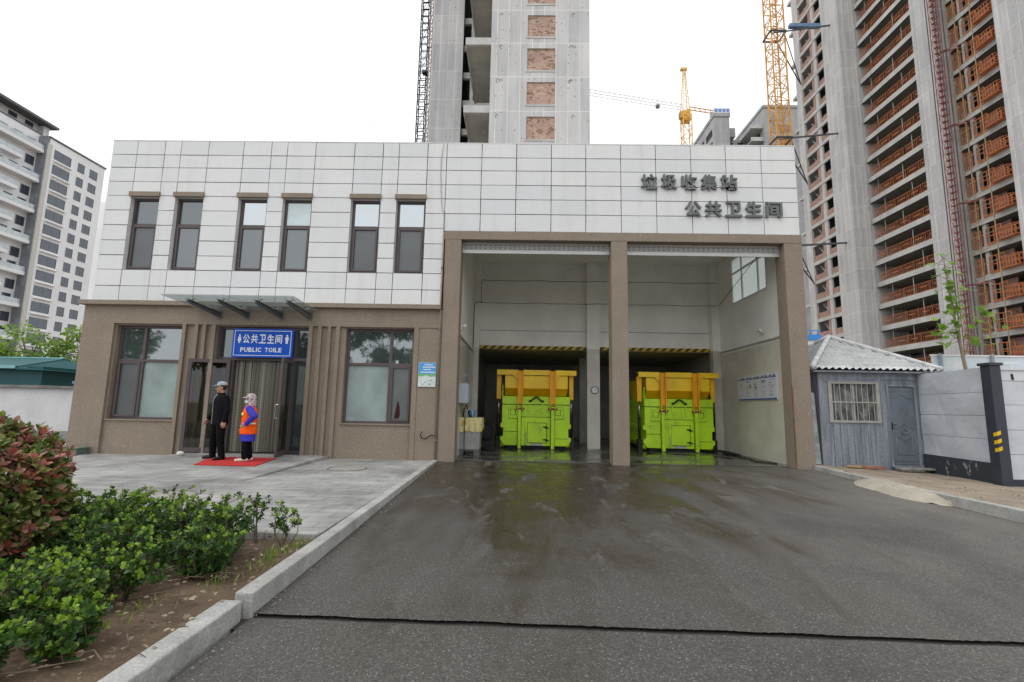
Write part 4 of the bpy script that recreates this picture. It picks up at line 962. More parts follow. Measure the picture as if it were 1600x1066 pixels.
def head(mb, c, yaw, s=1.0):
    """skull, jaw, nose, ears, lips facing local -Y turned by yaw"""
    M = Matrix.Rotation(yaw, 3, 'Z'); c = Vector(c); P = lambda x, y, z: c + M @ Vector((x*s, y*s, z*s))
    mb.ball(P(0,.012,.035), (.076*s,.095*s,.092*s), 18, 12, M); mb.ball(P(0,-.022,-.035), (.060*s,.068*s,.078*s), 16, 10, M)
    mb.capsule(P(0,-.062,-.085), P(0,-.058,-.092), .026*s, .024*s)
    mb.capsule(P(0,-.086,.012), P(0,-.106,-.026), .010*s, .0155*s); mb.ball(P(0,-.083,-.058), (.022*s,.012*s,.010*s), 10, 6, M)
    for q in (-1, 1):
        mb.ball(P(q*.078,.012,-.004), (.011*s,.022*s,.034*s), 10, 7, M); mb.ball(P(q*.036,-.075,-.022), (.024*s,.018*s,.02*s), 10, 6, M)
        mb.ball(P(q*.033,-.078,.028), (.026*s,.012*s,.010*s), 10, 6, M)
    return P
def face_bits(person, P, s=1.0):
    m_ = MB(); [m_.ball(P(q*.032,-.086,.008), (.013*s,.007*s,.006*s), 8, 6) for q in (-1,1)]; m_.build('eyes', mat("dark eye", (.02,.015,.012), .2), person, smooth=True)
    m_ = MB(); [m_.capsule(P(q*.018,-.094,.030), P(q*.050,-.080,.032), .0055, .004, 6) for q in (-1,1)]; m_.build('eyebrows', M_hair, person)
M_hair = mat("black hair", (.015,.013,.012), .6, .2, 40)
# --- the man
man = thing('person', 'man in black jacket and trousers with pale cap standing on the red mat', 'person', (-6.78,11.02,.088), R(-40), 'people at the toilet entrance')
b = MB(); HY = R(-22)
P = head(b, (.0,-.015,1.585), HY)
b.capsule((0,.015,1.40),(0,.0,1.52),.058,.054); b.capsule((0,.01,1.0),(0,.015,1.30),.135,.15); b.capsule((-.15,.01,1.36),(.15,.01,1.36),.06,.06)
J = {'shR':(-.19,.01,1.355),'elR':(-.30,.01,1.09),'wrR':(-.385,-.10,.885),'shL':(.19,.01,1.355),'elL':(.275,.055,1.08),'wrL':(.265,.015,.84)}
for q in 'RL':
    b.capsule(J['sh'+q],J['el'+q],.05,.042); b.capsule(J['el'+q],J['wr'+q],.042,.028)
LEG = {'R':((-.095,.0,.90),(-.16,-.03,.49),(-.205,.0,.09)),'L':((.095,.01,.90),(.155,.0,.49),(.21,.05,.09))}
for q, (h_, k_, a_) in LEG.items(): b.capsule(h_,k_,.085,.058); b.capsule(k_,a_,.056,.04)
hand(b, J['wrR'], (-.12,-.35,-.9), (.5,-.8,.2), .5); hand(b, J['wrL'], (0,-.12,-1), (-.35,-.9,.1), .6)
remesh(b.build('body', M_skin, man), .0065, 2)
face_bits(man, P)
j = MB()
j.tube([(0,.015,.755),(0,.015,.80),(0,.012,.95),(0,.01,1.12),(0,.012,1.28),(0,.015,1.385),(0,.015,1.43)], [.172,.180,.176,.178,.19,.165,.075], 16)
j.v = [(x*1.25, y*.88 + .003, z) for x, y, z in j.v]
j.capsule((-.175,.012,1.365),(.175,.012,1.365),.068,.068)
for q in 'RL':
    s_, e_, w_ = (Vector(J[k+q]) for k in ('sh','el','wr')); j.capsule(s_,e_,.076,.064); j.capsule(e_, e_+(w_-e_)*.93, .064,.05)
j.tube([(0,.012,1.40),(0,.008,1.475)], [.082,.072], 14)
jk = remesh(j.build('jacket', M_blackcloth, man), .010, 2)
z_ = MB(); 
zp = [(-.005,-.148,.78),(-.005,-.150,.95),(-.005,-.150,1.12),(-.005,-.158,1.26),(.01,-.142,1.36),(.02,-.10,1.43)]
z_.tube(zp, .007, 6); z_.build('zip', mat("zip metal", (.45,.45,.45), .35, metal=.6), jk)
tr = MB()
for q, (h_, k_, a_) in LEG.items(): h_, k_, a_ = Vector(h_), Vector(k_), Vector(a_); tr.capsule(h_-Vector((0,0,.02)),k_,.108,.082); tr.capsule(k_, a_+Vector((0,0,-.02)),.080,.068)
tr.capsule((-.06,.01,.86),(.06,.01,.86),.112,.112); tr.capsule((-.05,.01,.80),(.05,.01,.80),.10,.10)
remesh(tr.build('trousers', M_trousers, man), .010, 2)
for q, (h_, k_, a_) in LEG.items():
    sgn = -1 if q == 'R' else 1; sh = MB(); sh.capsule((a_[0],a_[1]+.03,.045),(a_[0]+sgn*.035,a_[1]-.165,.035),.044,.038); sh.capsule((a_[0],a_[1]+.01,.06),(a_[0],a_[1],.11),.046,.045); sh.box(a_[0]-.035,a_[0]+.035,a_[1]-.0,a_[1]+.065,0,.03)
    so = sh.build('shoe', M_shoe, man); so.modifiers.new("r",'REMESH').voxel_size = .008; so.modifiers[0].mode = 'VOXEL'; so.modifiers[0].use_smooth_shade = True
hr = MB(); Mh = Matrix.Rotation(HY, 3, 'Z'); hr.ball(P(0,.026,.036), (.083,.092,.088), 16, 10, Mh); hr.v = [v for v in hr.v]
hr.build('hair', M_hair, man, smooth=True)
cp = MB(); Pc = Vector(P(0,.012,.062)); prof = [(1.0,-.002),(1.0,.014),(.96,.040),(.82,.064),(.5,.080),(.15,.085)]
for k in range(len(prof)-1): pass
n_ = 20; vs_ = []
for r_, z in prof:
    for k in range(n_): a = 2*math.pi*k/n_; vs_.append(tuple(Pc + Mh @ Vector((.090*r_*math.cos(a), .106*r_*math.sin(a), z))))
cp.add(vs_, [(i*n_+k, i*n_+(k+1)%n_, (i+1)*n_+(k+1)%n_, (i+1)*n_+k) for i in range(len(prof)-1) for k in range(n_)] + [tuple((len(prof)-1)*n_+k for k in range(n_))])
M_cap = cloth_m("pale grey cap", (.34,.36,.39), 12, .25)
cap = cp.build('cap', M_cap, man, smooth=True)
vz = MB(); arc = []
for k in range(13):
    a = R(200 + 140*k/12); arc.append((.088*math.cos(a), .10*math.sin(a), .002)); 
out = [(x*1.04, y - .085*max(0, math.sin(math.pi*(k/12)))**.6 - .004, -.014-.01*math.sin(math.pi*k/12)) for k, (x, y, z) in enumerate(arc)]
vz.add([tuple(Pc + Mh @ Vector(p)) for p in arc+out], [(k, k+1, 14+k, 13+k) for k in range(12)]); vo = vz.build('visor', M_cap, cap); so = vo.modifiers.new("t",'SOLIDIFY'); so.thickness = .006
lg_ = MB()
for a0 in (235, 262): 
    pts = [tuple(Pc + Mh @ Vector((.094*math.cos(R(a)), .110*math.sin(R(a)), z))) for a in (a0, a0+18) for z in (.018,.088)]
    lg_.add([pts[0],pts[2],pts[3],pts[1]], [(0,1,2,3)])
le = lg_.build('cap_emblem', mat("blue emblem", (.03,.10,.42), .5), cap); so = le.modifiers.new("t",'SOLIDIFY'); so.thickness = .012
# --- the woman
wom = thing('person', 'worker in orange vest over blue coat with flowered hood and white mask on red mat', 'person', (-5.97,10.80,.084), R(-72), 'people at the toilet entrance')
b = MB(); S_ = .93
P = head(b, (0,-.02,1.335), R(-8), S_)
b.capsule((0,.01,1.17),(0,-.005,1.28),.05,.047); b.capsule((0,.0,.82),(0,.0,1.08),.12,.13); b.capsule((-.13,.005,1.13),(.13,.005,1.13),.052,.052)
J = {'shR':(-.165,.0,1.135),'elR':(-.22,.03,.90),'wrR':(-.19,-.12,.74),'shL':(.165,.01,1.135),'elL':(.29,.14,.98),'wrL':(.20,-.03,.80)}
for q in 'RL': b.capsule(J['sh'+q],J['el'+q],.045,.038); b.capsule(J['el'+q],J['wr'+q],.038,.026)
LEG = {'R':((-.075,.0,.74),(-.085,.0,.40),(-.10,.045,.085)),'L':((.075,.0,.74),(.08,-.03,.40),(.085,-.02,.085))}
for q, (h_, k_, a_) in LEG.items(): b.capsule(h_,k_,.075,.052); b.capsule(k_,a_,.05,.036)
hand(b, J['wrR'], (.1,-.5,-.85), (.6,-.6,0), .6); hand(b, J['wrL'], (-.45,-.75,-.5), (.1,-.5,.8), .7)
remesh(b.build('body', M_skin, wom), .0065, 2); face_bits(wom, P, S_)
M_coat = cloth_m("royal blue coat", (.045,.05,.40), 8); M_vest = cloth_m("orange vest", (.86,.10,.012), 8, .35)
c_ = MB(); c_.tube([(0,0,.43),(0,0,.46),(0,.0,.60),(0,.0,.80),(0,.0,.95),(0,.0,1.08),(0,.005,1.16),(0,.005,1.20)], [.168,.172,.168,.156,.150,.150,.125,.065], 16); c_.v = [(x*1.1, y*.86, z) for x, y, z in c_.v]
c_.capsule((-.145,.005,1.135),(.145,.005,1.135),.060,.060)
for q in 'RL':
    s_, e_, w_ = (Vector(J[k+q]) for k in ('sh','el','wr')); c_.capsule(s_,e_,.076,.072); c_.capsule(e_, e_+(w_-e_)*.9, .070,.050)
remesh(c_.build('coat', M_coat, wom), .010, 2)
v_ = MB(); v_.tube([(0,0,.585),(0,0,.62),(0,-.0,.80),(0,0,.95),(0,0,1.07),(0,.003,1.15),(0,.003,1.215)], [.182,.186,.172,.165,.162,.125,.075], 18); v_.v = [(x*1.06, y*.92, z) for x, y, z in v_.v]
v_.capsule((-.10,.005,1.15),(.10,.005,1.15),.064,.064)
vt_ = remesh(v_.build('vest', M_vest, wom), .010, 1)
bd_ = MB(); M_band = mat("yellow reflective tape", (.72,.66,.14), .4); M_band2 = mat("silver reflective tape", (.66,.62,.58), .35)
n_ = 28
def band(z0, z1, r0, r1, a0, a1, name, m__):
    q = MB(); vs_ = []
    for k in range(n_+1):
        a = R(a0 + (a1-a0)*k/n_)
        for r_, z in ((r0,z0),(r1,z1)): vs_.append((r_*1.06*math.cos(a), r_*.92*math.sin(a), z))
    q.add(vs_, [(2*k,2*k+2,2*k+3,2*k+1) for k in range(n_)]); o = q.build(name, m__, vt_, smooth=True); t_ = o.modifiers.new("t",'SOLIDIFY'); t_.thickness = .010
band(.985,1.045,.180,.176,165,322,'chest_tape',M_band); band(.74,.775,.190,.187,205,330,'hem_tape',M_band2); band(.80,.835,.186,.184,10,60,'side_tape',M_band2)
tr = MB()
for q, (h_, k_, a_) in LEG.items(): h_, k_, a_ = Vector(h_), Vector(k_), Vector(a_); tr.capsule(h_,k_,.090,.076); tr.capsule(k_, a_+Vector((0,0,.0)),.074,.064)
remesh(tr.build('trousers', M_trousers, wom), .010, 2)
M_shoew = mat("cream shoe", (.56,.50,.41), .6, .1, 10)
for q, (h_, k_, a_) in LEG.items():
    sgn = -1 if q == 'R' else 1; sh = MB(); sh.capsule((a_[0],a_[1]+.035,.042),(a_[0]+sgn*.03,a_[1]-.15,.034),.041,.035); sh.capsule((a_[0],a_[1]+.01,.06),(a_[0],a_[1],.105),.044,.043)
    so = sh.build('shoe', M_shoew, wom); r_ = so.modifiers.new("r",'REMESH'); r_.mode = 'VOXEL'; r_.voxel_size = .008; r_.use_smooth_shade = True
def flower_mat():
    m, t, p = new_mat("flowered cotton"); N = NT(m); v = N.node("ShaderNodeTexVoronoi"); N.link(N.objco(), v.inputs['Vector']); v.inputs['Scale'].default_value = 26
    N.link(N.mix(N.math('LESS_THAN', v.outputs['Distance'], .46), (.44,.41,.40), N.ramp(v.outputs['Color'], [(.2,(.30,.10,.13)),(.5,(.14,.13,.16)),(.8,(.50,.32,.34))])), p.inputs['Base Color']); p.inputs['Roughness'].default_value = .9; return m
M_flower = flower_mat()
hd = MB(); Mw = Matrix.Rotation(R(-8), 3, 'Z'); hd.ball(P(0,.022,.045), (.094,.108,.100), 18, 12, Mw); hd.capsule(P(0,.05,-.02), P(0,.06,-.13), .086, .080); hd.capsule(P(-.06,.02,-.02), P(-.06,.03,-.12), .035, .035); hd.capsule(P(.06,.02,-.02), P(.06,.03,-.12), .035, .035)
ho_ = remesh(hd.build('hood', M_flower, wom), .009, 2)
bm_ = MB(); arc = [Vector((.098*math.cos(R(200+140*k/12)), .108*math.sin(R(200+140*k/12)), .052)) for k in range(13)]; out = [Vector((a.x*1.1, a.y-.075*max(0,math.sin(math.pi*k/12))**.6, a.z-.018)) for k, a in enumerate(arc)]
hc = Vector(P(0,.012,0)); bm_.add([tuple(hc + Mw @ a) for a in arc+out], [(k,k+1,14+k,13+k) for k in range(12)]); bo = bm_.build('hood_brim', M_flower, ho_); t_ = bo.modifiers.new("t",'SOLIDIFY'); t_.thickness = .006
mk = MB(); mk.ball(P(0,-.052,-.045), (.060,.060,.055), 14, 10, Mw); mk.build('face_mask', mat("white mask", (.66,.68,.70), .8), wom, smooth=True)

# ================================================================== leaves and plants
def leaf_mesh(name, centers, dirs, ups, sizes, mats, parent, shape='oval', midx=None, fold=.25, width=.45):
    """many separate leaves in one mesh; each leaf grows from its centre along dirs with its upper side to ups"""
    if shape == 'oval': T = np.array([(0,0),( .30,.36),(.62,.5),(.86,.32),(1,0),(.86,-.32),(.62,-.5),(.30,-.36)], float)
    elif shape == 'lance': T = np.array([(0,0),(.22,.28),(.5,.5),(.8,.3),(1,0),(.8,-.3),(.5,-.5),(.22,-.28)], float)
    elif shape == 'heart': T = np.array([(0,0),(-.06,.3),(.25,.55),(.65,.38),(1,0),(.65,-.38),(.25,-.55),(-.06,-.3)], float)
    else: T = np.array([(0,0),(.5,.5),(1,0),(.5,-.5)], float)
    n = len(centers); d = dirs/np.linalg.norm(dirs, axis=1, keepdims=True)
    s_ = np.cross(d, ups); s_ /= np.maximum(1e-6, np.linalg.norm(s_, axis=1, keepdims=True)); u = np.cross(s_, d)
    k = len(T); wv = 2*width if shape != 'heart' else 1.5*width
    V = np.empty((n, k, 3))
    for i, (a, b_) in enumerate(T):
        V[:, i] = centers + sizes[:,None]*(d*a + s_*b_*wv + u*(abs(b_)*fold*wv - .12*a*a))
    if k == 8: loc = [(0,1,2,3,4),(0,4,5,6,7)]
    else: loc = [(0,1,2,3)]
    V = V.reshape(-1, 3); F = []; base = np.arange(n)*k
    me = bpy.data.meshes.new(name); L = sum(len(f) for f in loc); me.vertices.add(len(V)); me.vertices.foreach_set("co", V.ravel())
    idx = np.concatenate([(base[:,None] + np.array(f)[None]) for f in loc], axis=1).ravel(); cnt = np.tile([len(f) for f in loc], n)
    me.loops.add(len(idx)); me.loops.foreach_set("vertex_index", idx); me.polygons.add(len(cnt)); st = np.concatenate([[0], np.cumsum(cnt)[:-1]]); me.polygons.foreach_set("loop_start", st)
    for m_ in mats: me.materials.append(m_)
    if midx is not None: me.polygons.foreach_set("material_index", np.repeat(midx, len(loc)).astype(np.int32))
    me.update(calc_edges=True); me.validate()
    o = bpy.data.objects.new(name, me); col.objects.link(o)
    if parent is not None: o.parent = parent
    return o
def leaf_mat(name, stops, rough=.4, trans=.35, spec=.45):
    m, t, p = new_mat(name); N = NT(m); g_ = N.node("ShaderNodeNewGeometry")
    c = N.ramp(g_.outputs['Random Per Island'], stops); c = N.mix(1, c, N.ramp(N.noise(N.pos(), 9, 2, .5), [(.3,.78),(.7,1.15)]), 'MULTIPLY')
    N.link(c, p.inputs['Base Color']); p.inputs['Roughness'].default_value = rough; p.inputs['Specular IOR Level'].default_value = spec
    tl = N.node("ShaderNodeBsdfTranslucent"); N.link(c, tl.inputs[0]); ms = N.node("ShaderNodeMixShader"); ms.inputs[0].default_value = trans
    N.link(p.outputs[0], ms.inputs[1]); N.link(tl.outputs[0], ms.inputs[2]); N.link(ms.outputs[0], N.n['Material Output'].inputs[0]); return m
M_hedge_old = leaf_mat("mature hedge leaf", [(0,(.022,.058,.014)),(.5,(.042,.105,.020)),(1,(.075,.165,.026))])
M_hedge_new = leaf_mat("fresh hedge leaf", [(0,(.13,.26,.025)),(.5,(.22,.37,.035)),(1,(.33,.47,.055))], .4, .4)
M_ph_red = leaf_mat("red photinia leaf", [(0,(.24,.055,.04)),(.35,(.34,.13,.10)),(.75,(.33,.19,.14)),(1,(.50,.10,.06))], .35, .3)
M_ph_green = leaf_mat("green photinia leaf", [(0,(.05,.10,.02)),(.45,(.12,.18,.035)),(.75,(.26,.27,.08)),(1,(.30,.38,.07))], .35, .3)
M_stem = mat("brown stem", (.13,.095,.065), .85, .25, 12)
M_core = mat("dark twig tangle", (.035,.035,.022), .95, .3, 8)

def unit(v): return v/np.maximum(1e-9, np.linalg.norm(v, axis=-1, keepdims=True))
def shrub(name, label, x, y, z, rx, ry, h, nst, seed, group=None, dense=1.0, leafs=.05, bare=.25, new=.38):
    """upright stems from one root, each branching into twigs with leaf rosettes"""
    r = np.random.default_rng(seed); t = thing(name, label, 'shrub', (x,y,z), 0, group)
    st = MB(); C, Dd, U, Sz, Mi = [], [], [], [], []
    for k in range(nst):
        a = r.uniform(0, 2*math.pi); q = math.sqrt(r.uniform(.02,1)); tip = np.array([rx*q*math.cos(a), ry*q*math.sin(a), h*(1.02-.36*q*q)*r.uniform(.66,1.16)])
        root = np.array([tip[0]*.35+r.normal(0,.02), tip[1]*.35+r.normal(0,.02), -.03]); mid = root*.5+tip*.5+np.array([tip[0]*.12,tip[1]*.12,0])+r.normal(0,.02,3)
        st.tube([root, mid, tip], [.006,.0045,.002], 4, cap=False)
        ntw = max(2, int(8*dense))
        tips = [(tip, unit(tip-mid))]
        for _ in range(ntw):
            f = r.uniform(bare, 1); p0 = mid*(1-f)*1.0 + tip*f if f > 0 else mid; p0 = root*(1-f)**2 + 2*mid*f*(1-f) + tip*f*f
            d_ = unit(np.array([r.normal(), r.normal(), .55+abs(r.normal())*.6])); L = r.uniform(.05,.13)*(h/.5)**.4; e = p0 + d_*L
            st.tube([p0, e], [.003,.0015], 3, cap=False); tips.append((e, d_))
        for e, d_ in tips:
            nl = r.integers(7, 11); hz = (e[2]/h)
            fresh = r.random() < new*(.05+1.25*max(0, hz)**1.6)
            for i in range(nl):
                ang = i*2.4 + r.uniform(-.3,.3); o_ = unit(np.cross(d_, [0.3,.2,1]) + 1e-6); p_ = np.cross(d_, o_)
                lev = i/nl; out = (o_*math.cos(ang)+p_*math.sin(ang))*(1.15-.75*lev) + d_*(.25+.9*lev)
                C.append(e - d_*.045*(1-lev)*(h/.5)**.3); Dd.append(out); U.append(d_+r.normal(0,.12,3)); Sz.append(leafs*r.uniform(.6,1.35)*(1 - .2*lev)); Mi.append(1 if fresh and lev > .25 else 0)
    st.build('stems', M_stem, t)
    leaf_mesh('leaves', np.array(C), np.array(Dd), np.array(U), np.array(Sz), [M_hedge_old, M_hedge_new], t, 'oval', np.array(Mi), .26, .36)
    return t
GR = 'green shrubs planted beside the kerb'
CL = 'rounded green shrub in the clipped mass behind the red leaved bush'
OP = 'loose bushy shrub with bright young tips near the kerb'
sh_list = [
 # x, y, rx, ry, h, stems, label, dense, bare, new
 (-4.45,4.86,.36,.34,.46,34,'rounded clipped green shrub half hidden behind the red leaved bush, farthest along the bed',1.6,.1,.5),
 (-3.90,4.86,.36,.34,.47,36,'clipped green shrub at the back of the bed just clear of the red leaved bush',1.6,.1,.5),
 (-3.35,4.84,.34,.32,.46,36,'dense green clipped shrub along the pavement side, in line with the red mat',1.6,.1,.45),
 (-3.02,4.62,.30,.30,.45,30,'dark green dense shrub between the clipped shrubs and the open bare stemmed one',1.6,.1,.3),
 (-3.55,4.42,.33,.30,.40,30,'green shrub inside the middle of the planted mass right of the red leaved bush',1.6,.1,.4),
 (-3.82,4.48,.26,.26,.38,22,'green shrub pressed against the right flank of the red leaved bush',1.5,.1,.4),
 (-2.66,4.50,.30,.28,.50,22,'open green shrub with bare lower stems at the middle of the bed edge',1.2,.25,.5),
 (-3.10,4.05,.32,.30,.40,26,'loose green shrub with thin visible stems behind the patch of bare soil',1.2,.22,.5),
 (-2.52,4.12,.27,.26,.36,24,'low dense shrub closest to the kerb with dark glossy leaves',1.6,.12,.3),
 (-3.40,3.70,.30,.28,.25,24,'bushy shrub in front of the foot of the red leaved bush',1.3,.2,.6),
 (-2.80,3.62,.27,.27,.30,18,'straggly shrub with twisted brown stems beside the bare soil',1.1,.28,.5),
 (-2.95,3.15,.34,.30,.34,30,'bright green bushy shrub in the front part of the bed',1.4,.15,.65),
 (-2.55,2.86,.20,.24,.24,18,'low spreading shrub beside the nearest kerb stone at the frame edge',1.4,.12,.5),
 (-3.15,2.65,.36,.3,.32,28,'large leaved green shrub cut by the frame edge below the red leaved bush',1.4,.15,.65),
 (-2.72,2.45,.26,.24,.26,22,'front most green shrub cut by the bottom edge of the frame',1.4,.15,.6),
 (-3.50,3.10,.30,.28,.26,24,'short yellow green tipped shrub directly below the red leaved bush',1.3,.15,.7),
 (-2.86,5.02,.12,.11,.50,6,'slim upright shoot with few leaves rising behind the open shrub',.7,.45,.4),
 (-2.66,5.08,.08,.08,.46,4,'thin leggy seedling standing by itself against the pavement',.8,.5,.35),
 (-2.33,5.0,.14,.12,.42,6,'small leggy plant with yellow green top nearest the corner of the bed',.8,.4,.9),
]
for i, (x, y, rx, ry, h, n_, lab, de, ba, ne) in enumerate(sh_list):
    shrub('green_shrub', lab, x, y, -.03, rx, ry, h, n_, 100+i, GR, de, .033 if y > 4 else .036, ba, ne)
# photinia ball
def photinia():
    r = np.random.default_rng(5); c = np.array([-4.70,4.22,.47]); rad = np.array([.66,.68,.70]); t = thing('photinia_bush', 'big rounded bush of red and green pointed leaves beside the clipped shrubs', 'bush', (c[0],c[1],-.03))
    n = 3000; v = unit(r.normal(0,1,(n,3))); v = v[(v[:,2] > -.85)]; n = len(v)
    lump = 1 + .07*np.sin(v[:,0]*7+1)*np.cos(v[:,1]*6) + .05*np.sin(v[:,2]*9+v[:,0]*5)
    tipp = v*rad*(lump*r.uniform(.80,1.04,n))[:,None]
    C, Dd, U, Sz, Mi = [], [], [], [], []
    for i in range(n):
        out = unit(v[i]*.8 + np.array([0,0,.55]) + r.normal(0,.25,3)); red = r.random() < (.20 + .32*max(-.2, v[i,2]) + .25*(np.linalg.norm(tipp[i]/rad) > .97) + .22*math.sin(v[i,0]*5+v[i,2]*4))
        o_ = unit(np.cross(out, [.3,.2,1.0])); p_ = np.cross(out, o_); nl = r.integers(4, 8)
        for k in range(nl):
            a = k*2.4 + r.uniform(-.4,.4); lev = k/nl
            C.append(tipp[i] - out*.05*(1-lev)); Dd.append((o_*math.cos(a)+p_*math.sin(a))*(1.0-.7*lev) + out*(.35+.8*lev)); U.append(out+r.normal(0,.2,3)); Sz.append(r.uniform(.05,.085)); Mi.append(0 if (red and r.random() < .80) or r.random() < .06 else 1)
    leaf_mesh('leaves', np.array(C)+c-np.array([c[0],c[1],-.03]), np.array(Dd), np.array(U), np.array(Sz), [M_ph_red, M_ph_green], t, 'lance', np.array(Mi), .22, .30)
    st = MB()
    for k in range(150):
        q = tipp[r.integers(0,n)]; e = q*.93 + c - np.array([c[0],c[1],-.03]); b0 = np.array([r.normal(0,.06), r.normal(0,.06), 0]); st.tube([b0, (b0+e)*.5+np.array([0,0,-.05]), e], [.014,.008,.003], 4, cap=False)
    st.build('stems', M_stem, t)
photinia()
# weeds and litter on the soil
r = np.random.default_rng(9); C = []; Dd = []; Sz = []
for cx_, cy_, n_ in ((-2.20,4.55,60),(-2.12,4.85,60),(-2.3,3.9,25),(-2.45,3.4,18),(-2.15,4.25,25)):
    for _ in range(n_):
        C.append((cx_+r.normal(0,.05), cy_+r.normal(0,.12), -.03)); Dd.append((r.normal(0,.35), r.normal(0,.35), 1)); Sz.append(r.uniform(.05,.12))
go = leaf_mesh('grass', np.array(C), np.array(Dd), r.normal(0,1,(len(C),3)), np.array(Sz), [M_hedge_new], None, 'quad', None, .1, .045); kind(go, 'stuff')
n_ = 900; x = r.uniform(-4.5,-2.0,n_); y = r.uniform(2.2,5.1,n_)
lo_ = leaf_mesh('leaf_litter', np.stack([x,y,np.full(n_,.012)],1), np.stack([r.normal(0,1,n_),r.normal(0,1,n_),r.normal(0,.15,n_)],1), np.stack([r.normal(0,.3,n_),r.normal(0,.3,n_),np.ones(n_)],1), r.uniform(.02,.05,n_), [leaf_mat("dry leaf", [(0,(.10,.07,.045)),(.6,(.22,.16,.10)),(1,(.34,.30,.22))], .8, .1)], None, 'oval', None, .3, .4); kind(lo_, 'stuff')
tw = MB()
for _ in range(80):
    x, y = r.uniform(-3.2,-2.1), r.uniform(2.4,4.9); a = r.uniform(0,6.3); L = r.uniform(.1,.35); tw.tube([(x,y,.0),(x+L*.5*math.cos(a),y+L*.5*math.sin(a),.03),(x+L*math.cos(a+.3),y+L*math.sin(a+.3),.005)], [.005,.004,.002], 5)
kind(tw.build('twig_litter', M_stem), 'stuff')

# ---- trees
M_bark = mat("grey brown bark", (.16,.13,.10), .9, .3, 6, bump=.6, bscale=30)
M_treeleaf = leaf_mat("young tree leaf", [(0,(.12,.24,.035)),(.5,(.22,.36,.05)),(1,(.34,.47,.08))], .5, .5)
M_treedark = leaf_mat("dark tree leaf", [(0,(.03,.07,.02)),(.5,(.05,.11,.03)),(1,(.08,.15,.035))], .5, .35)
def tree(name, label, x, y, h, r0, cr, cz, nl, seed, leafm, lsz, group=None, z=0.0, clumps=26, flat=.8):
    r = np.random.default_rng(seed); t = thing(name, label, 'tree', (x,y,z), 0, group); tk = MB()
    pts = [(0,0,-.1)]; 
    for k in range(1,6): pts.append((r.normal(0,.04)*k, r.normal(0,.04)*k, h*.78*k/5))
    tk.tube(pts, [r0,r0*.9,r0*.75,r0*.55,r0*.4,r0*.2], 8)
    C, Dd, U, Sz = [], [], [], []
    for c in range(clumps):
        v = unit(r.normal(0,1,3)); q = r.uniform(.35,1)**.5; ctr = np.array([0,0,cz]) + v*np.array([cr,cr,cr*flat])*q
        f = r.uniform(.45,.95); k = f*5; p0 = np.array(pts[int(k)])*(1-k%1)+np.array(pts[min(5,int(k)+1)])*(k%1)
        tk.tube([p0, (p0+ctr)/2+np.array([0,0,-.05*cr]), ctr], [r0*.32,r0*.2,r0*.06], 5, cap=False)
        m_ = int(nl/clumps*r.uniform(.5,1.5)); rc = cr*r.uniform(.22,.40)
        g_ = unit(r.normal(0,1,(m_,3)))*(r.uniform(.2,1,(m_,1))**.5)*rc*np.array([1,1,.7])
        C.append(ctr+g_); Dd.append(unit(g_)+r.normal(0,.5,(m_,3))+np.array([0,0,-.3])); U.append(np.array([0,0,1.])+r.normal(0,.5,(m_,3))); Sz.append(r.uniform(.6,1.2,m_)*lsz)
    tk.build('trunk', M_bark, t)
    leaf_mesh('crown', np.concatenate(C), np.concatenate(Dd), np.concatenate(U), np.concatenate(Sz), [leafm], t, 'lance' if lsz > .1 else 'quad', None, .2, .4)
    return t
GT = 'young trees behind the grey wall'
tree('street_tree', 'light green young tree above the teal shed roof, cut by the frame edge', -21.6,21.0,4.6,.09,1.35,3.45,1500,31,M_treeleaf,.16,GT)
tree('street_tree', 'light green young tree rising behind the gable of the teal shed', -20.3,22.5,4.9,.09,1.5,3.55,1500,32,M_treeleaf,.16,GT)
tree('street_tree', 'thin light green tree between the teal shed and the brown building', -17.9,22.0,3.6,.06,.95,2.5,480,33,M_treeleaf,.15,GT, clumps=16)
# sapling with large heart leaves
def sapling():
    t = thing('paulownia_sapling', 'slender sapling with large heart shaped leaves behind the white hoarding', 'tree', (15.3,17.0,0))
    tk = MB(); P_ = [(0.02,0,0),(.0,0,2.0),(-.02,0,3.0),(-.16,0,4.2),(-.27,0,5.4),(-.38,.0,6.85)]; tk.tube(P_, [.07,.06,.055,.042,.028,.01], 8)
    B1 = [(-.05,0,3.35),(.25,-.05,4.1),(.62,-.1,4.95)]; tk.tube(B1, [.03,.02,.01], 6); B2 = [(-.12,0,3.95),(-.5,-.05,4.2),(-.8,-.05,4.15)]; tk.tube(B2, [.014,.01,.007], 5)
    r = np.random.default_rng(4); C, Dd, U, Sz = [], [], [], []
    def put(p, n, spread, sz):
        for _ in range(n):
            q = np.array(p)+r.normal(0,spread,3); o_ = unit(np.array([r.normal(), r.normal()-.3, -.35])); C.append(q); Dd.append(o_); U.append(np.array([0,-.4,1])+r.normal(0,.35,3)); Sz.append(sz*r.uniform(.7,1.15))
            tk.tube([p, q], [.008,.005], 4, cap=False)
    for z in np.arange(4.3,6.9,.26):
        f = (z-4.2)/2.65; put((-.16-.22*f, 0, z), 7, .19, .27)
    for p in B1[1:]: put(p, 8, .24, .27)
    put((.45,-.1,4.6), 8, .28, .27); put((.75,-.1,5.0), 6, .2, .26); put(B2[1], 4, .14, .26); put(B2[2], 7, .2, .27); put((-.9,-.05,4.4),2,.1,.3)
    tk.build('trunk', mat("pale olive bark", (.24,.20,.13), .8, .15, 6), t)
    leaf_mesh('crown', np.array(C), np.array(Dd), np.array(U), np.array(Sz), [leaf_mat("large green leaf", [(0,(.12,.26,.03)),(.5,(.20,.37,.05)),(1,(.30,.46,.08))], .5, .45)], t, 'heart', None, .12, .5)
sapling()
GB = 'trees across the street mirrored in the windows'
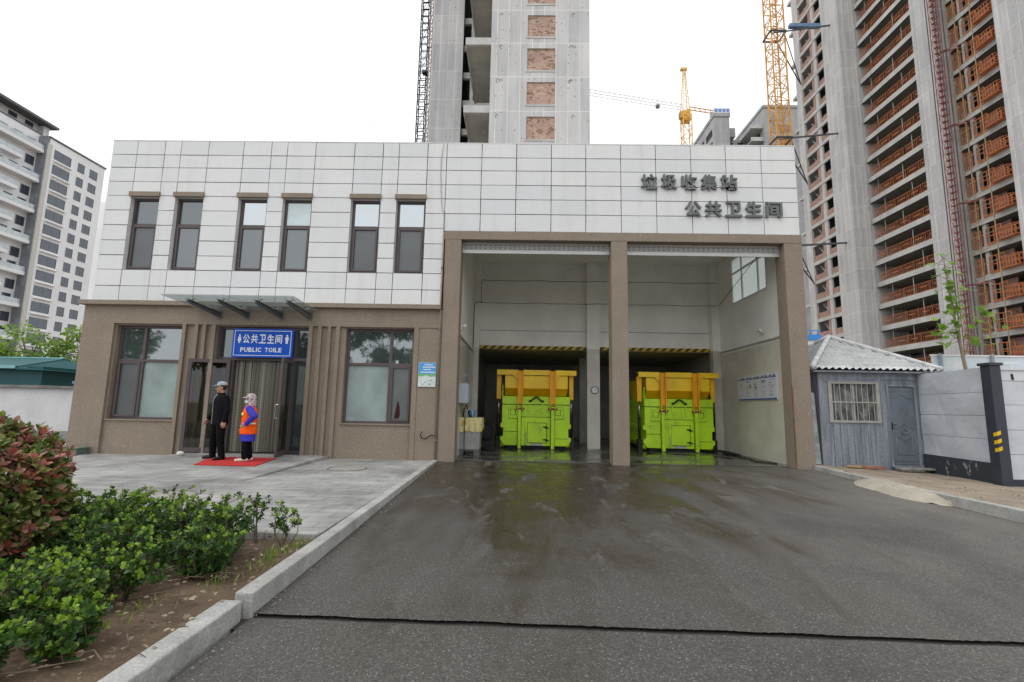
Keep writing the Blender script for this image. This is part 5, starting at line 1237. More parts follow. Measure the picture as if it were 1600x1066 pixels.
tree('street_tree', 'tall leafy tree across the street, mirrored in the ground floor window with the red cloth', -11.5,-15.0,9.5,.16,2.6,6.2,3200,41,M_treedark,.3,GB)
tree('street_tree', 'broad leafy tree across the street, mirrored beside the taller one', -17.5,-17.0,8.5,.16,2.4,5.6,3000,42,M_treedark,.3,GB)
tree('street_tree', 'leafy tree across the street, mirrored in the ground floor window nearest the building corner', -34.0,-15.0,9.0,.16,3.0,6.0,3400,43,M_treedark,.3,GB)

# ================================================================== hut and hoardings on the right
M_hut = None
def hut_mat():
    m, t, p = new_mat("weathered grey blue paint"); N = NT(m)
    st = N.noise(N.scaled(N.pos(), 9, 9, .7), 1.0, 5, .65, .4); c = N.ramp(st, [(.3,(.13,.15,.185)),(.55,(.235,.26,.30)),(.75,(.36,.385,.42))])
    c = N.mix(1, c, N.ramp(N.noise(N.pos(), 26, 4, .7), [(.3,.72),(.6,1.08)]), 'MULTIPLY')
    N.link(c, p.inputs['Base Color']); p.inputs['Roughness'].default_value = .7; N.link(N.bump(st, .15, .01), p.inputs['Normal']); return m
M_hut = hut_mat(); M_hutdoor = mat("grey painted door", (.165,.19,.225), .5, .22, 3, fine=.25)
hut = thing('grey_hut', 'small weathered grey blue hut with white corrugated hip roof and barred window', 'hut', (0,0,0))
x0, x1, y0, y1, zb, zt = 7.66, 10.29, 12.75, 15.9, -.08, 2.42
WH = (7.93, 9.17, 1.16, 2.15); DH = (9.38, 10.13, .10, 2.12)
hw = MB().wall('x', x0, x1, zb, zt, y0, y0+.08, [WH, DH]); hw.wall('y', y0+.08, y1, zb, zt, x0, x0+.08); hw.wall('y', y0+.08, y1, zb, zt, x1-.08, x1); hw.wall('x', x0, x1, zb, zt, y1, y1+.08)
wl = hw.build('wall', M_hut, hut)
m_ = MB()
for k in range(7):
    xx = 7.98+.172*k; m_.box(xx,xx+.05,y0-.03,y0+.001,.02,1.10)
m_.box(x0-.01,x1+.01,y0-.03,y0+.001,2.24,2.42); m_.box(x0,x0+.14,y0-.02,y0+.001,zb,2.24); m_.box(9.22,9.33,y0-.022,y0+.001,zb,2.24); m_.box(10.17,10.29,y0-.022,y0+.001,zb,2.24); m_.box(7.80,9.22,y0-.02,y0+.001,2.18,2.24)
m_.build('wall_boards', M_hut, wl, bevel=.006)
wf = MB(); M_cream = mat("dirty cream frame", (.33,.325,.295), .7, .2, 6)
a, b, c, d = WH; f_ = .06
wf.box(a-.03,a+f_,y0-.035,y0+.05,c-.03,d+.03); wf.box(b-f_,b+.03,y0-.035,y0+.05,c-.03,d+.03); wf.box(a+f_,b-f_,y0-.035,y0+.05,d-f_+.03,d+.03); wf.box(a+f_,b-f_,y0-.035,y0+.05,c-.03,c+f_-.03); wf.box((a+b)/2-.025,(a+b)/2+.025,y0+.0,y0+.05,c+f_-.03,d-f_+.03)
hwin = wf.build('window', M_cream, hut, bevel=.004)
br = MB()
for k in range(8): xx = a+.13+k*.14; br.tube([(xx,y0-.02,c+.02),(xx,y0-.02,d-.02)], .009, 6)
br.box(a+.05,b-.05,y0-.03,y0-.012,1.64,1.665); br.build('window_bar', mat("cream painted bar", (.38,.375,.345), .6), hwin)
def murky():
    m, t, p = new_mat("murky window glass"); N = NT(m); v = N.noise(N.scaled(N.pos(), 5, 1, 2.2), 1.0, 4, .6, .8)
    N.link(N.ramp(v, [(.35,(.04,.045,.045)),(.5,(.12,.125,.12)),(.62,(.26,.26,.25)),(.7,(.08,.08,.08))]), p.inputs['Base Color']); p.inputs['Roughness'].default_value = .15; return m
MB().quad((a+f_,y0+.055,c),(b-f_,y0+.055,c),(b-f_,y0+.055,d),(a+f_,y0+.055,d)).build('glass_pane', murky(), hwin)
a, b, c, d = DH
df = MB(); df.box(a,a+.05,y0-.03,y0+.06,c,d); df.box(b-.05,b,y0-.03,y0+.06,c,d); df.box(a+.05,b-.05,y0-.03,y0+.06,d-.05,d); df.box(a-.02,b+.02,y0-.06,y0+.06,c-.05,c); df.build('door_frame', M_hut, hut, bevel=.005)
dd = MB().box(a+.055,b-.055,y0+.005,y0+.045,c+.01,d-.055); door = dd.build('door', M_hutdoor, hut, bevel=.004)
m_ = MB(); xc = (a+b)/2; yy = y0+.003
arch = lambda z, hgt, w_, s_=1: [(xc+w_*t, yy, z+s_*hgt*math.exp(-(t*2.4)**2)) for t in np.linspace(-1,1,21)]
for pth in (arch(1.78,.09,.24), arch(1.02,.11,.24), [(xc+.05*math.cos(q),yy,.93+.05*math.sin(q)) for q in np.linspace(0,2*math.pi,18)], [(xc+.085*math.cos(q),yy,.93+.085*math.sin(q)) for q in np.linspace(0,2*math.pi,22)],
            [(xc-.2,yy,.80)]+arch(.80,.10,.2,-1)+[(xc+.2,yy,.80),(xc+.2,yy,.36),(xc-.2,yy,.36),(xc-.2,yy,.80)]): m_.tube(pth, .011, 6)
m_.tube([(a+.075,yy,1.95),(b-.075,yy,1.95),(b-.075,yy,.2),(a+.075,yy,.2),(a+.075,yy,1.95)], .006, 5)
m_.build('pressed_moulding', M_hutdoor, door, smooth=True)
m_ = MB().box(a+.07,a+.10,y0-.008,y0+.006,.98,1.16); m_.bar((a+.085,y0-.03,1.10),(a+.17,y0-.03,1.10),.018); m_.bar((a+.085,y0,1.10),(a+.085,y0-.035,1.10),.018); m_.build('handle', M_dark, door)
MB().ball((xc,y0+.002,1.5), .009, 8, 6).build('peephole', M_dark, door)
# corrugated hip roof
M_roof = mat("weathered white roof sheet", (.60,.61,.61), .75, .16, 2.2, bump=.3, bscale=30, fine=.3)
ax, ay, az = 9.0, 14.3, 3.50; ex0, ex1, ey0, ey1, ez = 7.38, 10.64, 12.48, 16.15, 2.46
rf = MB()
def hipface(e0, e1, n_, rows=9):
    e0, e1, ap = Vector(e0), Vector(e1), Vector((ax,ay,az)); nrm = (e1-e0).cross(ap-e0).normalized()
    base = len(rf.v); L = (e1-e0).length
    for j in range(rows*2):
        t = (j//2 + (j%2)*.999)/rows; lift = .032*(1-(j%2))   # each course laps over the one below
        for i in range(n_+1):
            u = i/n_; p = e0.lerp(e1, u); off = u - .5
            q0, q1 = e0.lerp(ap, t), e1.lerp(ap, t); x_ = e0.lerp(e1, u)
            # keep ribs parallel to the fall line, clipped by the hips
            along = L*u; lo = ((q0-e0).dot((e1-e0).normalized())); hi = ((q1-e0).dot((e1-e0).normalized()))
            cl = min(max(along, lo), hi); f_ = (cl-lo)/max(1e-6, hi-lo); q = q0.lerp(q1, f_)
            rf.v.append(tuple(q + nrm*(.028*math.cos(2*math.pi*along/.17) + lift + .01)))
    for j in range(rows*2-1):
        for i in range(n_): rf.f.append((base+j*(n_+1)+i, base+j*(n_+1)+i+1, base+(j+1)*(n_+1)+i+1, base+(j+1)*(n_+1)+i)); rf.m.append(0)
hipface((ex0,ey0,ez),(ex1,ey0,ez),150); hipface((ex0,ey1,ez),(ex0,ey0,ez),150); hipface((ex1,ey0,ez),(ex1,ey1,ez),150); hipface((ex1,ey1,ez),(ex0,ey1,ez),60)
roof = rf.build('roof', M_roof, hut, smooth=True)
hc = MB()
for e in ((ex0,ey0,ez),(ex1,ey0,ez),(ex0,ey1,ez),(ex1,ey1,ez)):
    e = Vector(e); ap = Vector((ax,ay,az+.03))
    for k in range(7): p = e.lerp(ap, k/7)+Vector((0,0,.045)); q = e.lerp(ap, (k+1.06)/7)+Vector((0,0,.055)); hc.tube([p,q], [.07,.062], 10)
hc.build('hip_cap', M_roof, roof, smooth=True)
MB().box(ex0+.06,ex1-.06,ey0+.05,ey1-.05,2.405,2.45).build('eaves_board', M_hut, hut)
tag(MB().prism([(7.33,.1),(7.55,.1),(7.47,1.87),(7.30,1.89)], 'y', 12.62, 12.65).build('leaning_plank', mat("flaking white plank", (.37,.39,.40), .85, .4, 5, bump=.5, bscale=20, fine=.3)), 'flaking whitish plank leaning between brown pillar and hut', 'plank')
tag(MB().prism([(9.18,12.2),(10.3,12.3),(10.35,12.5),(9.3,12.55)], 'z', .035, .07).build('stone_slab', mat("broken slab", (.26,.25,.22), .9, .3, 6, bump=.4)), 'broken flat slab lying at the foot of the hut door', 'slab')
tag(MB().prism([(8.0,12.35),(8.75,12.3),(8.8,12.55),(8.15,12.6)], 'z', .06, .095).build('timber_board', mat("raw board", (.34,.22,.13), .9, .3, 6)), 'short raw timber board on the ground under the hut window', 'board')
tag(MB().box(8.35,8.85,12.22,12.32,.04,.1).build('brick', mat("broken brick", (.28,.12,.08), .9, .3, 8)), 'row of broken red brick on the ground in front of the hut', 'brick')
# white hoarding with dark base
M_hoard = mat("white hoarding panel", (.56,.58,.62), .35, .07, .8, coat=.2)
M_navy = mat("dark navy paint", (.030,.036,.050), .45, .15, 3)
def dent_mat():
    m, t, p = new_mat("dented white panel"); N = NT(m); g_ = N.node("ShaderNodeNewGeometry")
    c = N.mix(1, (.53,.555,.60), N.ramp(g_.outputs['Random Per Island'], [(0,.9),(1,1.04)]), 'MULTIPLY'); c = N.mix(1, c, N.ramp(N.noise(N.pos(), 1.4, 4, .6), [(.3,.88),(.65,1.04)]), 'MULTIPLY')
    N.link(c, p.inputs['Base Color']); p.inputs['Roughness'].default_value = .4; N.link(N.bump(N.noise(N.pos(), 1.6, 2, .5, .6), .5, .08), p.inputs['Normal']); return m
M_dent = dent_mat()
fa = thing('site_hoarding', 'white panelled hoarding with dark base running from the hut towards the camera', 'hoarding', (0,0,0), 0, 'white site hoardings')
A, Bp = Vector((10.17,12.70,0)), Vector((9.82,10.42,0)); dv_ = (Bp-A).normalized(); nv_ = Vector((dv_.y,-dv_.x,0))
if nv_.x > 0: nv_ = -nv_
rows = [(2.39,1.87),(1.863,1.378),(1.370,.885),(.878,.39)]
for zt_, zb_ in rows:
    m_ = MB(); n_ = 14; L = (Bp-A).length
    g_ = []
    for j in range(7):
        for i in range(n_+1):
            p = A + dv_*L*i/n_ + nv_*(.012*math.sin(3.1*i/n_*2+zt_*5)*math.sin(math.pi*j/6) + .004*rng.random()*(0<j<6)); g_.append((p.x,p.y,zb_+(zt_-zb_)*j/6))
    m_.add(g_, [(j*(n_+1)+i,j*(n_+1)+i+1,(j+1)*(n_+1)+i+1,(j+1)*(n_+1)+i) for j in range(6) for i in range(n_)])
    o = m_.build('panel', M_dent, fa); so = o.modifiers.new("t",'SOLIDIFY'); so.thickness = .02; so.offset = -1
m_ = MB().prism([(A.x+.05,A.y),(Bp.x+.05,Bp.y),(Bp.x+.13,Bp.y),(A.x+.13,A.y)], 'z', -.2, 2.38); m_.build('backing_frame', M_navy, fa)
def splash_mat():
    m, t, p = new_mat("splashed navy base"); N = NT(m); f = N.ramp(N.noise(N.scaled(N.pos(), 5, 5, 3), 1.0, 5, .7), [(.60,.0),(.66,.85)])
    N.link(N.mix(f, (.032,.038,.05), (.40,.40,.39)), p.inputs['Base Color']); p.inputs['Roughness'].default_value = .6; return m
m_ = MB().prism([(A.x-.03,A.y),(Bp.x-.03,Bp.y),(Bp.x-.002,Bp.y),(A.x-.002,A.y)], 'z', -.2, .40); m_.build('base_band', splash_mat(), fa)
fb = thing('site_hoarding', 'white panelled hoarding beyond the dark post with two black cable stubs', 'hoarding', (0,0,0), 0, 'white site hoardings')
for zt_, zb_ in ((2.09,1.605),(1.597,1.094),(1.086,.60),(.592,.10)): MB().box(9.885,14.6,10.33,10.36,zb_,zt_).build('panel', M_dent, fb)
MB().box(9.885,14.6,10.33,10.345,2.10,2.32).build('top_strip', M_hoard, fb); MB().box(9.885,14.6,10.30,10.38,2.32,2.36).build('top_rail', M_hoard, fb); MB().box(9.885,14.6,10.34,10.37,-.2,2.3).build('backing_frame', M_navy, fb); MB().box(9.885,14.6,10.32,10.339,-.2,.095).build('base_band', M_navy, fb)
m_ = MB(); m_.tube([(10.21,10.325,2.24),(10.22,10.32,2.12)], .02, 8); m_.tube([(10.52,10.325,2.27),(10.56,10.32,2.10)], .02, 8); m_.build('cable_stub', M_black, fb)
ps = thing('hoarding_post', 'dark navy square post with cap and yellow hazard marks at the hoarding corner', 'post', (9.77,10.31,0))
MB().box(-.11,.11,-.11,.11,-.2,2.40).build('post', M_navy, ps, bevel=.008); MB().box(-.14,.14,-.14,.14,2.40,2.46).build('cap', M_navy, ps, bevel=.006)
m_ = MB(); M_hazy = mat("hazard yellow", (.70,.46,.01), .5)
for k in range(3): z = .66+.155*k; m_.prism([(-.113,z),(-.035,z+.03),(-.035,z+.105),(-.113,z+.075)], 'y', -.1125, -.1105); m_.prism([(-.11,z+.0),(-.03,z-.02),(-.03,z+.055),(-.11,z+.075)], 'x', -.1125, -.1105)
m_.build('hazard_mark', M_hazy, ps)
# the taller hoarding behind, pale blue with faded white characters
hb2 = thing('printed_hoarding', 'tall pale blue printed hoarding with faded white characters behind the sapling', 'hoarding', (0,0,0))
M_pale = mat("pale blue print", (.55,.63,.69), .4, .10, .7); M_faded = mat("faded white print", (.68,.71,.72), .4, .08, 4)
pb_ = MB().box(15.02,24,18.0,18.06,0,3.52).build('print_panel', M_pale, hb2); MB().box(15.0,24,17.97,18.09,3.52,3.57).build('top_rail', M_white, hb2)
for i, ch in enumerate("渣冬王屯当"):
    m_ = MB(); glyph(m_, ch, 15.5+i*1.02, 2.72, .62, .62, 17.999, .004, .02); m_.build('printed_character', M_faded, pb_)
for xx in (15.22, 17.08, 19.0, 20.9): MB().box(xx,xx+.09,17.9,17.97,0,3.6).build('post', mat("grey blue post", (.27,.31,.36), .5), hb2)
MB().ball((15.05,17.85,3.0), .08, 10, 8).build('lamp_bulb', M_white, hb2)

# ================================================================== left edge: wall, shed
wl = thing('boundary_wall', 'plain grey rendered boundary wall with dark coping in front of teal shed', 'wall', (0,0,0))
M_render = mat("streaked grey render", (.54,.54,.545), .85, .12, 1.0, bump=.25, bscale=12, fine=.1)
MB().box(-60,-11.5,15.6,15.85,-.1,1.68).build('wall_body', M_render, wl); MB().box(-60,-11.5,15.585,15.6,-.1,.34).build('plinth', mat("grey plinth", (.22,.22,.22), .9, .2), wl)
m_ = MB(); x = -60
while x < -11.6:
    w_ = rng.uniform(.9,1.3); m_.box(x+.006,min(x+w_,-11.5)-.006,15.5,15.95,1.68+rng.uniform(0,.012),1.775+rng.uniform(-.01,.01)); x += w_
m_.build('coping', mat("dark coping", (.16,.155,.145), .9, .3, 3, bump=.5), wl)
sd = thing('teal_shed', 'teal sheet metal shed with low gabled roof behind the grey wall', 'shed', (0,0,0))
M_teal = mat("teal sheet metal", (.006,.085,.095), .45, .12, 2)
MB().box(-30,-17.95,18.0,21.0,0,2.55).build('wall', M_teal, sd)
m_ = MB(); m_.prism([(17.62,2.52),(19.5,2.98),(21.4,2.52),(21.4,2.46),(19.5,2.90),(17.62,2.46)], 'x', -30, -18.6)
m_.add([(-18.6,17.62,2.49),(-18.6,19.5,2.94),(-18.6,21.4,2.49),(-17.55,17.75,2.40),(-17.55,21.3,2.40),(-18.6,17.62,2.40),(-18.6,21.4,2.40)], [(0,3,4,1),(1,4,2),(0,5,3),(5,6,4,3),(2,4,6)])
m_.build('roof', M_teal, sd); m_ = MB().bar((-30,19.5,3.0),(-18.6,19.5,3.0),.14,.05); m_.box(-30,-18.6,17.58,17.66,2.44,2.56); m_.build('roof_flashing', mat("pale teal edge", (.20,.42,.44), .5), sd)
s = thing('orange_panel', 'small upright orange panel just above the grey wall at the building corner', 'panel', (-14.55,17.2,0)); MB().box(-.07,.12,-.03,.03,1.95,2.42).build('panel', mat("orange panel", (.75,.30,.01), .5), s, bevel=.01); MB().box(-.02,.02,.03,.07,0,2.3).build('post', M_steel, s); MB().box(.01,.05,-.034,-.03,2.28,2.36).build('mark', M_dark, s)
s = thing('blue_sheet', 'low blue sheet visible along the top of the grey wall', 'sheet', (-15.3,17.2,0)); MB().box(-.45,.6,-.3,.3,1.9,1.985).build('sheet_top', mat("blue sheet", (.10,.24,.50), .5), s); m_ = MB(); [m_.box(a,a+.05,b,b+.05,0,1.9) for a in (-.4,.5) for b in (-.28,.23)]; m_.build('leg', M_steel, s)

# ================================================================== apartments on the far left
ap = thing('apartment_block', 'pale grey apartment block with long balconies and rows of dark windows', 'apartment block', (0,0,0), 0, 'finished apartment blocks')
M_apt = mat("pale apartment cladding", (.76,.77,.79), .7, .06, .15, fine=.05)
def aptgrey():
    m, t, p = new_mat("grey stone strip"); N = NT(m); U = N.uv_wall(); br = N.node("ShaderNodeTexBrick"); N.link(U, br.inputs['Vector']); br.offset = 0; br.inputs['Scale'].default_value = 1; br.inputs['Brick Width'].default_value = .9; br.inputs['Row Height'].default_value = .98; br.inputs['Mortar Size'].default_value = .02
    br.inputs['Color1'].default_value = (.17,.185,.21,1); br.inputs['Color2'].default_value = (.24,.255,.28,1); br.inputs['Mortar'].default_value = (.14,.15,.17,1); N.link(br.outputs[0], p.inputs['Base Color']); p.inputs['Roughness'].default_value = .4; return m
M_balglass = glass('pale balcony glass', (.46,.51,.53), .10, .1); M_aptgrey = aptgrey(); M_aptdark = mat("dark cornice", (.11,.115,.12), .6)
X2, X1, YR = -89.8, -91.7, 84.9
MB().box(X2-14,X2,YR+.02,97.1,0,50.3).build('wall', M_apt, ap); MB().box(X1-14,X1,60,YR,0,50.9).build('wall', M_apt, ap)
MB().box(X1,X2-.1,YR-.35,YR+.015,0,50.6).build('stone_strip', M_aptgrey, ap); MB().box(X2-.6,X2+.12,YR-.3,YR+.5,0,49.2).build('pilaster', mat("cream pilaster", (.52,.51,.48), .7), ap)
MB().box(X2-14,X2+.15,YR-.2,97.3,50.3,50.65).build('cornice', M_aptdark, ap); MB().box(X1-14,X1+.12,60,YR,50.9,51.1).build('cornice', M_aptdark, ap)
pen = MB().box(X1-13,X1-1.5,60,85.5,51.1,53.4); pen.box(X1-12,X1-.4,85.5,86.6,50.6,53.2); pen.build('penthouse', mat("grey penthouse", (.56,.57,.58), .7), ap)
rf_ = MB().box(X1-14,X1+.7,60,87.4,53.35,53.8); rf_.build('roof', M_aptdark, ap)
m_ = MB(); [m_.box(X1-1.49,X1-1.45,y_,y_+1.5,51.6,53.0) for y_ in (74,77,80,83)]; m_.build('window_band', M_farglass, ap)
def farwin(par, x, ya, yb, za, zb, hood=False):
    f = MB().box(x+.001,x+.06,ya-.05,yb+.05,za-.05,za); f.box(x+.001,x+.06,ya-.05,yb+.05,zb,zb+.05); f.box(x+.001,x+.06,ya-.05,ya,za,zb); f.box(x+.001,x+.06,yb,yb+.05,za,zb); f.box(x+.001,x+.03,(ya+yb)/2-.03,(ya+yb)/2+.03,za,zb)
    if hood: f.prism([(x+.001,za-.12),(x+.5,za-.42),(x+.5,za-.34),(x+.001,za+.0)][::1], 'y', ya-.1, yb+.1) if False else f.add([(x,ya-.1,za-.75),(x+.55,ya-.1,za-.55),(x+.55,yb+.1,za-.55),(x,yb+.1,za-.75),(x,ya-.1,za-.2),(x,yb+.1,za-.2)], [(0,1,2,3),(4,5,2,1),(0,4,1),(3,2,5)])
    o = f.build('window', M_aptframe, par); MB().quad((x+.02,ya,za),(x+.02,yb,za),(x+.02,yb,zb),(x+.02,ya,zb)).build('glass_pane', M_farglass, o)
M_aptframe = mat("dark window frame", (.10,.10,.115), .5)
for k in range(15):
    zt_ = 48.55-2.95*k
    farwin(ap, X2, 86.05, 89.4, zt_-1.72, zt_); MB().add([(X2,85.95,zt_-2.5),(X2+.5,85.95,zt_-2.3),(X2+.5,89.5,zt_-2.3),(X2,89.5,zt_-2.5),(X2,85.95,zt_-1.95),(X2,89.5,zt_-1.95)], [(0,1,2,3),(4,5,2,1),(0,4,1),(3,2,5)]).build('window_hood', M_apt, ap); farwin(ap, X2, 91.05, 92.4, zt_-1.7, zt_); farwin(ap, X2, 93.75, 95.4, zt_-1.7, zt_)
for k in range(8):
    z = 47.05-5.9*k
    for (ya, yb, dz) in ((62,84.4,0),(62,81.3,-2.75)):
        MB().box(X1,X1+1.5 if dz == 0 else X1+1.1,ya,yb,z+dz,z+dz+.62).build('balcony', M_apt, ap)
        g_ = MB().quad((X1+1.45 if dz == 0 else X1+1.05,ya,z+dz+.62),(X1+1.45 if dz == 0 else X1+1.05,yb,z+dz+.62),(X1+1.45 if dz == 0 else X1+1.05,yb,z+dz+1.5),(X1+1.45 if dz == 0 else X1+1.05,ya,z+dz+1.5)); g_.build('balcony_glass', M_balglass, ap)
    farwin(ap, X1, 82.7, 84.2, z-2.6, z-1.0)
    for y_ in (82.6, 80.2, 77.6): farwin(ap, X1, y_-.1, y_+1.3, z+1.1, z+2.3)
sv = thing('apartment_block', 'sliver of a farther apartment block with stacked balconies behind the pale one', 'apartment block', (0,0,0), 0, 'finished apartment blocks')
MB().box(-112,-91,118,130,0,52).build('wall', M_apt, sv)
for k in range(17): MB().box(-91,-89.3,118,126,1.5+2.95*k,2.6+2.95*k).build('balcony', M_apt, sv)
wa = thing('apartment_block', 'distant white tower glimpsed between the station corner and unfinished tower', 'apartment block', (0,0,0), 0, 'finished apartment blocks')
MB().box(112,123.2,208,222,0,64).build('wall', mat("white render", (.70,.71,.72), .8, .05, .2), wa)
for z in (35.5, 47): MB().box(111,124,207.3,208,z,z+1.3).build('cornice', mat("grey cornice", (.36,.37,.38), .8), wa)
for k in range(20):
    z = 3+2.95*k
    for xx in (118.6, 121.2):
        MB().box(xx,xx+1.2,207.9,207.99,z,z+1.5).build('window', M_aptframe, wa)
cab = thing('site_cabin', 'stack of white site cabins with blue roof edge behind the hut', 'site cabin', (0,0,0))
MB().box(12.5,18.25,30,33,0,5.8).build('wall', M_white, cab); m_ = MB().box(12.4,18.4,29.9,33.1,5.8,6.1); m_.box(12.4,18.4,29.95,30.0,6.1,6.16)
for k in range(14): m_.box(12.6+.43*k,12.64+.43*k,29.95,30,6.1,6.38)
m_.box(12.4,18.4,29.95,30.0,6.38,6.43); m_.build('roof_edge', mat("bright blue sheet", (.04,.22,.60), .5), cab)
MB().box(13,18,29.98,30.0,3.4,4.6).build('window', M_farglass, cab)

# ================================================================== unfinished tower in the middle
ST = 2.95
ct = thing('concrete_tower', 'bare concrete tower with tan brick panels rising behind the station roof', 'unfinished tower', (0,0,0), 0, 'towers under construction')
YC, YL = 35.6, 42.8; Zn = 20; zl = lambda k: 30.40 + ST*(k-10)
hol = [(.10, 2.33, zl(k)-2.37, zl(k)-.45) for k in range(Zn)]
m_ = MB().wall('x', -2.82, 5.08, 0, zl(Zn), YC, YC+.3, [h for h in hol if h[2] > 0]); m_.wall('y', YC+.3, 52, 0, zl(Zn), -2.82, -2.5); m_.wall('y', YC+.3, 52, 0, zl(Zn), 4.8, 5.08); m_.box(-2.5,4.8,YC+.3,52,zl(Zn)-.3,zl(Zn))
m_.build('main_wall', M_conc, ct)
for h in hol:
    if h[2] > 0: MB().box(h[0]+.002,h[1]-.002,YC+.10,YC+.28,h[2]+.002,h[3]-.002).build('brick_panel', M_brick, ct)
    if h[2] > 0: MB().box(h[0]-.12,h[1]+.02,YC-.035,YC+.002,h[2]-.16,h[2]-.005).build('sill', M_slab, ct)
m_ = MB().wall('x', -9.15, -6.10, 0, zl(Zn)-2, YL, YL+.3); m_.box(-9.15,-8.85,YL+.3,52,0,zl(Zn)-2)
m_.build('side_wall', tower_concrete("recessed wing concrete", (.47,.47,.48), 2.95, 36.24-2.95*12, .75, .15), ct)
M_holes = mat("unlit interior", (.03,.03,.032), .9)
for k in range(Zn):
    z = zl(k)-.14
    bal = (k % 2 == 0)
    if bal:
        MB().box(-4.88,-2.83,YC,YC+.22,z,z+.62).build('balcony_fascia', M_slab, ct)
        m_ = MB().box(-4.72,-2.83,YC+.22,43.2,z,z+.16); m_.box(-4.88,-4.72,YC+.22,43.2,z-.12,z+.30); m_.build('balcony_slab', M_soffit, ct)
    MB().box(-6.09,-2.83,43.6,43.9,z-.1,z+.52).build('floor_beam', M_slab, ct)
    MB().box(-5.42,-5.12,43.6,43.9,z+.52,z+ST-.10).build('post', M_slab, ct)
    if not bal: MB().box(-5.1,-2.85,43.72,43.85,z+.52,z+.85).build('brick_upstand', M_brick, ct)
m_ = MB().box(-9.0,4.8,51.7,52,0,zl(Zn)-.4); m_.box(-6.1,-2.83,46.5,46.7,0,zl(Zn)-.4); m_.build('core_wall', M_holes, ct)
mrk = MB(); rr = random.Random(2)
for k in range(5, 20):
    for xx in (-2.35, 3.5):
        for q in range(rr.randint(1,2)): xa = xx+rr.uniform(0,.4); za = zl(k)-.45+rr.uniform(-.12,.12); mrk.tube([(xa+.14*math.cos(t)*rr.uniform(.6,1.1),YC-.004,za+.17*math.sin(t)) for t in np.linspace(rr.uniform(0,1), rr.uniform(3,5.5), 7)], .02, 4)
mrk.build('painted_mark', mat("dark spray paint", (.07,.07,.08), .8), ct)

def lattice(mb, cx_, cy_, w_, z0_, z1_, step, leg, brace, two=True):
    h_ = w_/2
    for sx in (-1,1):
        for sy in (-1,1): mb.bar((cx_+sx*h_,cy_+sy*h_,z0_),(cx_+sx*h_,cy_+sy*h_,z1_),leg)
    z = z0_; i = 0
    while z < z1_-step*.5:
        zz = min(z+step, z1_)
        for a, b in (((-1,-1),(1,-1)),((1,-1),(1,1)),((1,1),(-1,1)),((-1,1),(-1,-1))):
            A_ = (cx_+a[0]*h_, cy_+a[1]*h_); B_ = (cx_+b[0]*h_, cy_+b[1]*h_)
            if i % 2: A_, B_ = B_, A_
            mb.bar((*A_,z),(*B_,zz),brace)
            mb.bar((*A_,z),(*B_,z),brace)
        z = zz; i += 1
M_mastgrey = mat("dark grey mast steel", (.075,.08,.085), .6, .2, 3)
s = thing('hoist_mast', 'dark lattice hoist mast beside the tower with tan brick panels', 'hoist mast', (0,0,0), 0, 'hoist masts')
m_ = MB(); lattice(m_, -9.93, 43.1, .72, 0, 58, 1.5, .08, .032)
for z in np.arange(0,58,.75): m_.bar((-10.29,42.74,z),(-9.57,42.74,z),.06); m_.bar((-10.29,43.46,z),(-9.57,43.46,z),.05); m_.build('mast_frame', M_mastgrey, s)
[MB().bar((-9.6,43.1,z),(-9.1,43.0,z),.07).build('wall_tie', M_mastgrey, s) for z in range(6,58,6)]; [MB().box(-10.0,-9.55,42.8,43.4,z,z+.22).build('junction_box', M_mastgrey, s) for z in (33.2, 45.2)]
s = thing('hoist_mast', 'slim rusty orange scaffold riser between the dark mast and bare concrete wall', 'scaffold riser', (0,0,0), 0, 'hoist masts')
m_ = MB(); 
for z in np.arange(0,58,.85): m_.bar((-9.36,42.95,z),(-9.2,42.95,z+.45),.055); m_.bar((-9.2,42.95,z+.45),(-9.36,42.95,z+.85),.055)
m_.bar((-9.36,42.95,0),(-9.36,42.95,58),.05); m_.bar((-9.2,42.95,0),(-9.2,42.95,58),.05); m_.build('riser_frame', rusty("rusty orange tube", (.40,.17,.06), (.16,.08,.04), .5), s)

# ================================================================== unfinished tower on the right
rt = thing('concrete_tower', 'huge bare concrete tower with orange railings on every open floor', 'unfinished tower', (0,0,0), 0, 'towers under construction')
SR = 3.0; NF = 27; XA, XM, XC = 45.82, 48.29, 47.3; TOP = 83.0
# west face with brick windows
m_ = MB(); m_.wall('y', 65.6, 69.45, 0, TOP, XA, XA+.35); m_.wall('y', 75.2, 76.75, 0, TOP, XA-.02, XA+.35); m_.wall('x', XA+.35, XM+4.0, 0, TOP, 65.6, 65.9)
m_.box(XA+.1,XA+.36,71.25,72.0,0,TOP); m_.box(XA+.35,XA+12,76.4,76.75,0,TOP)
m_.build('concrete_wall', M_conc_east, rt)
m_ = MB().box(XM-.42,XM-.2,65.45,65.602,0,TOP); m_.box(XA+.8,XA+1.0,65.55,65.602,0,TOP); m_.build('edge_rib', M_slab, rt)
for k in range(NF):
    z = 3.29 + SR*k
    if z > TOP-1: break
    MB().box(XA+.02,XA+.3,69.45,75.2,z,z+.52).build('floor_beam', M_slab, rt)
    m_ = MB().box(XA+.1,XA+.28,69.46,71.25,z+.52,z+1.42); m_.box(XA+.1,XA+.28,72.0,75.19,z+.52,z+1.42); m_.box(XA+.12,XA+.28,72.0,72.72,z+1.42,z+SR); m_.build('brick_panel', M_brickred, rt)
    if k % 2: MB().box(XA,XA+1.6,76.76,78.0,z-.1,z+.35).build('balcony', M_slab, rt)
    m_ = MB().prism([(72.8,z+.62),(73.05,z+.62),(75.1,z+2.95),(74.8,z+2.95)], 'x', XA+.9, XA+2.2); m_.build('stair_flight', M_slab, rt)
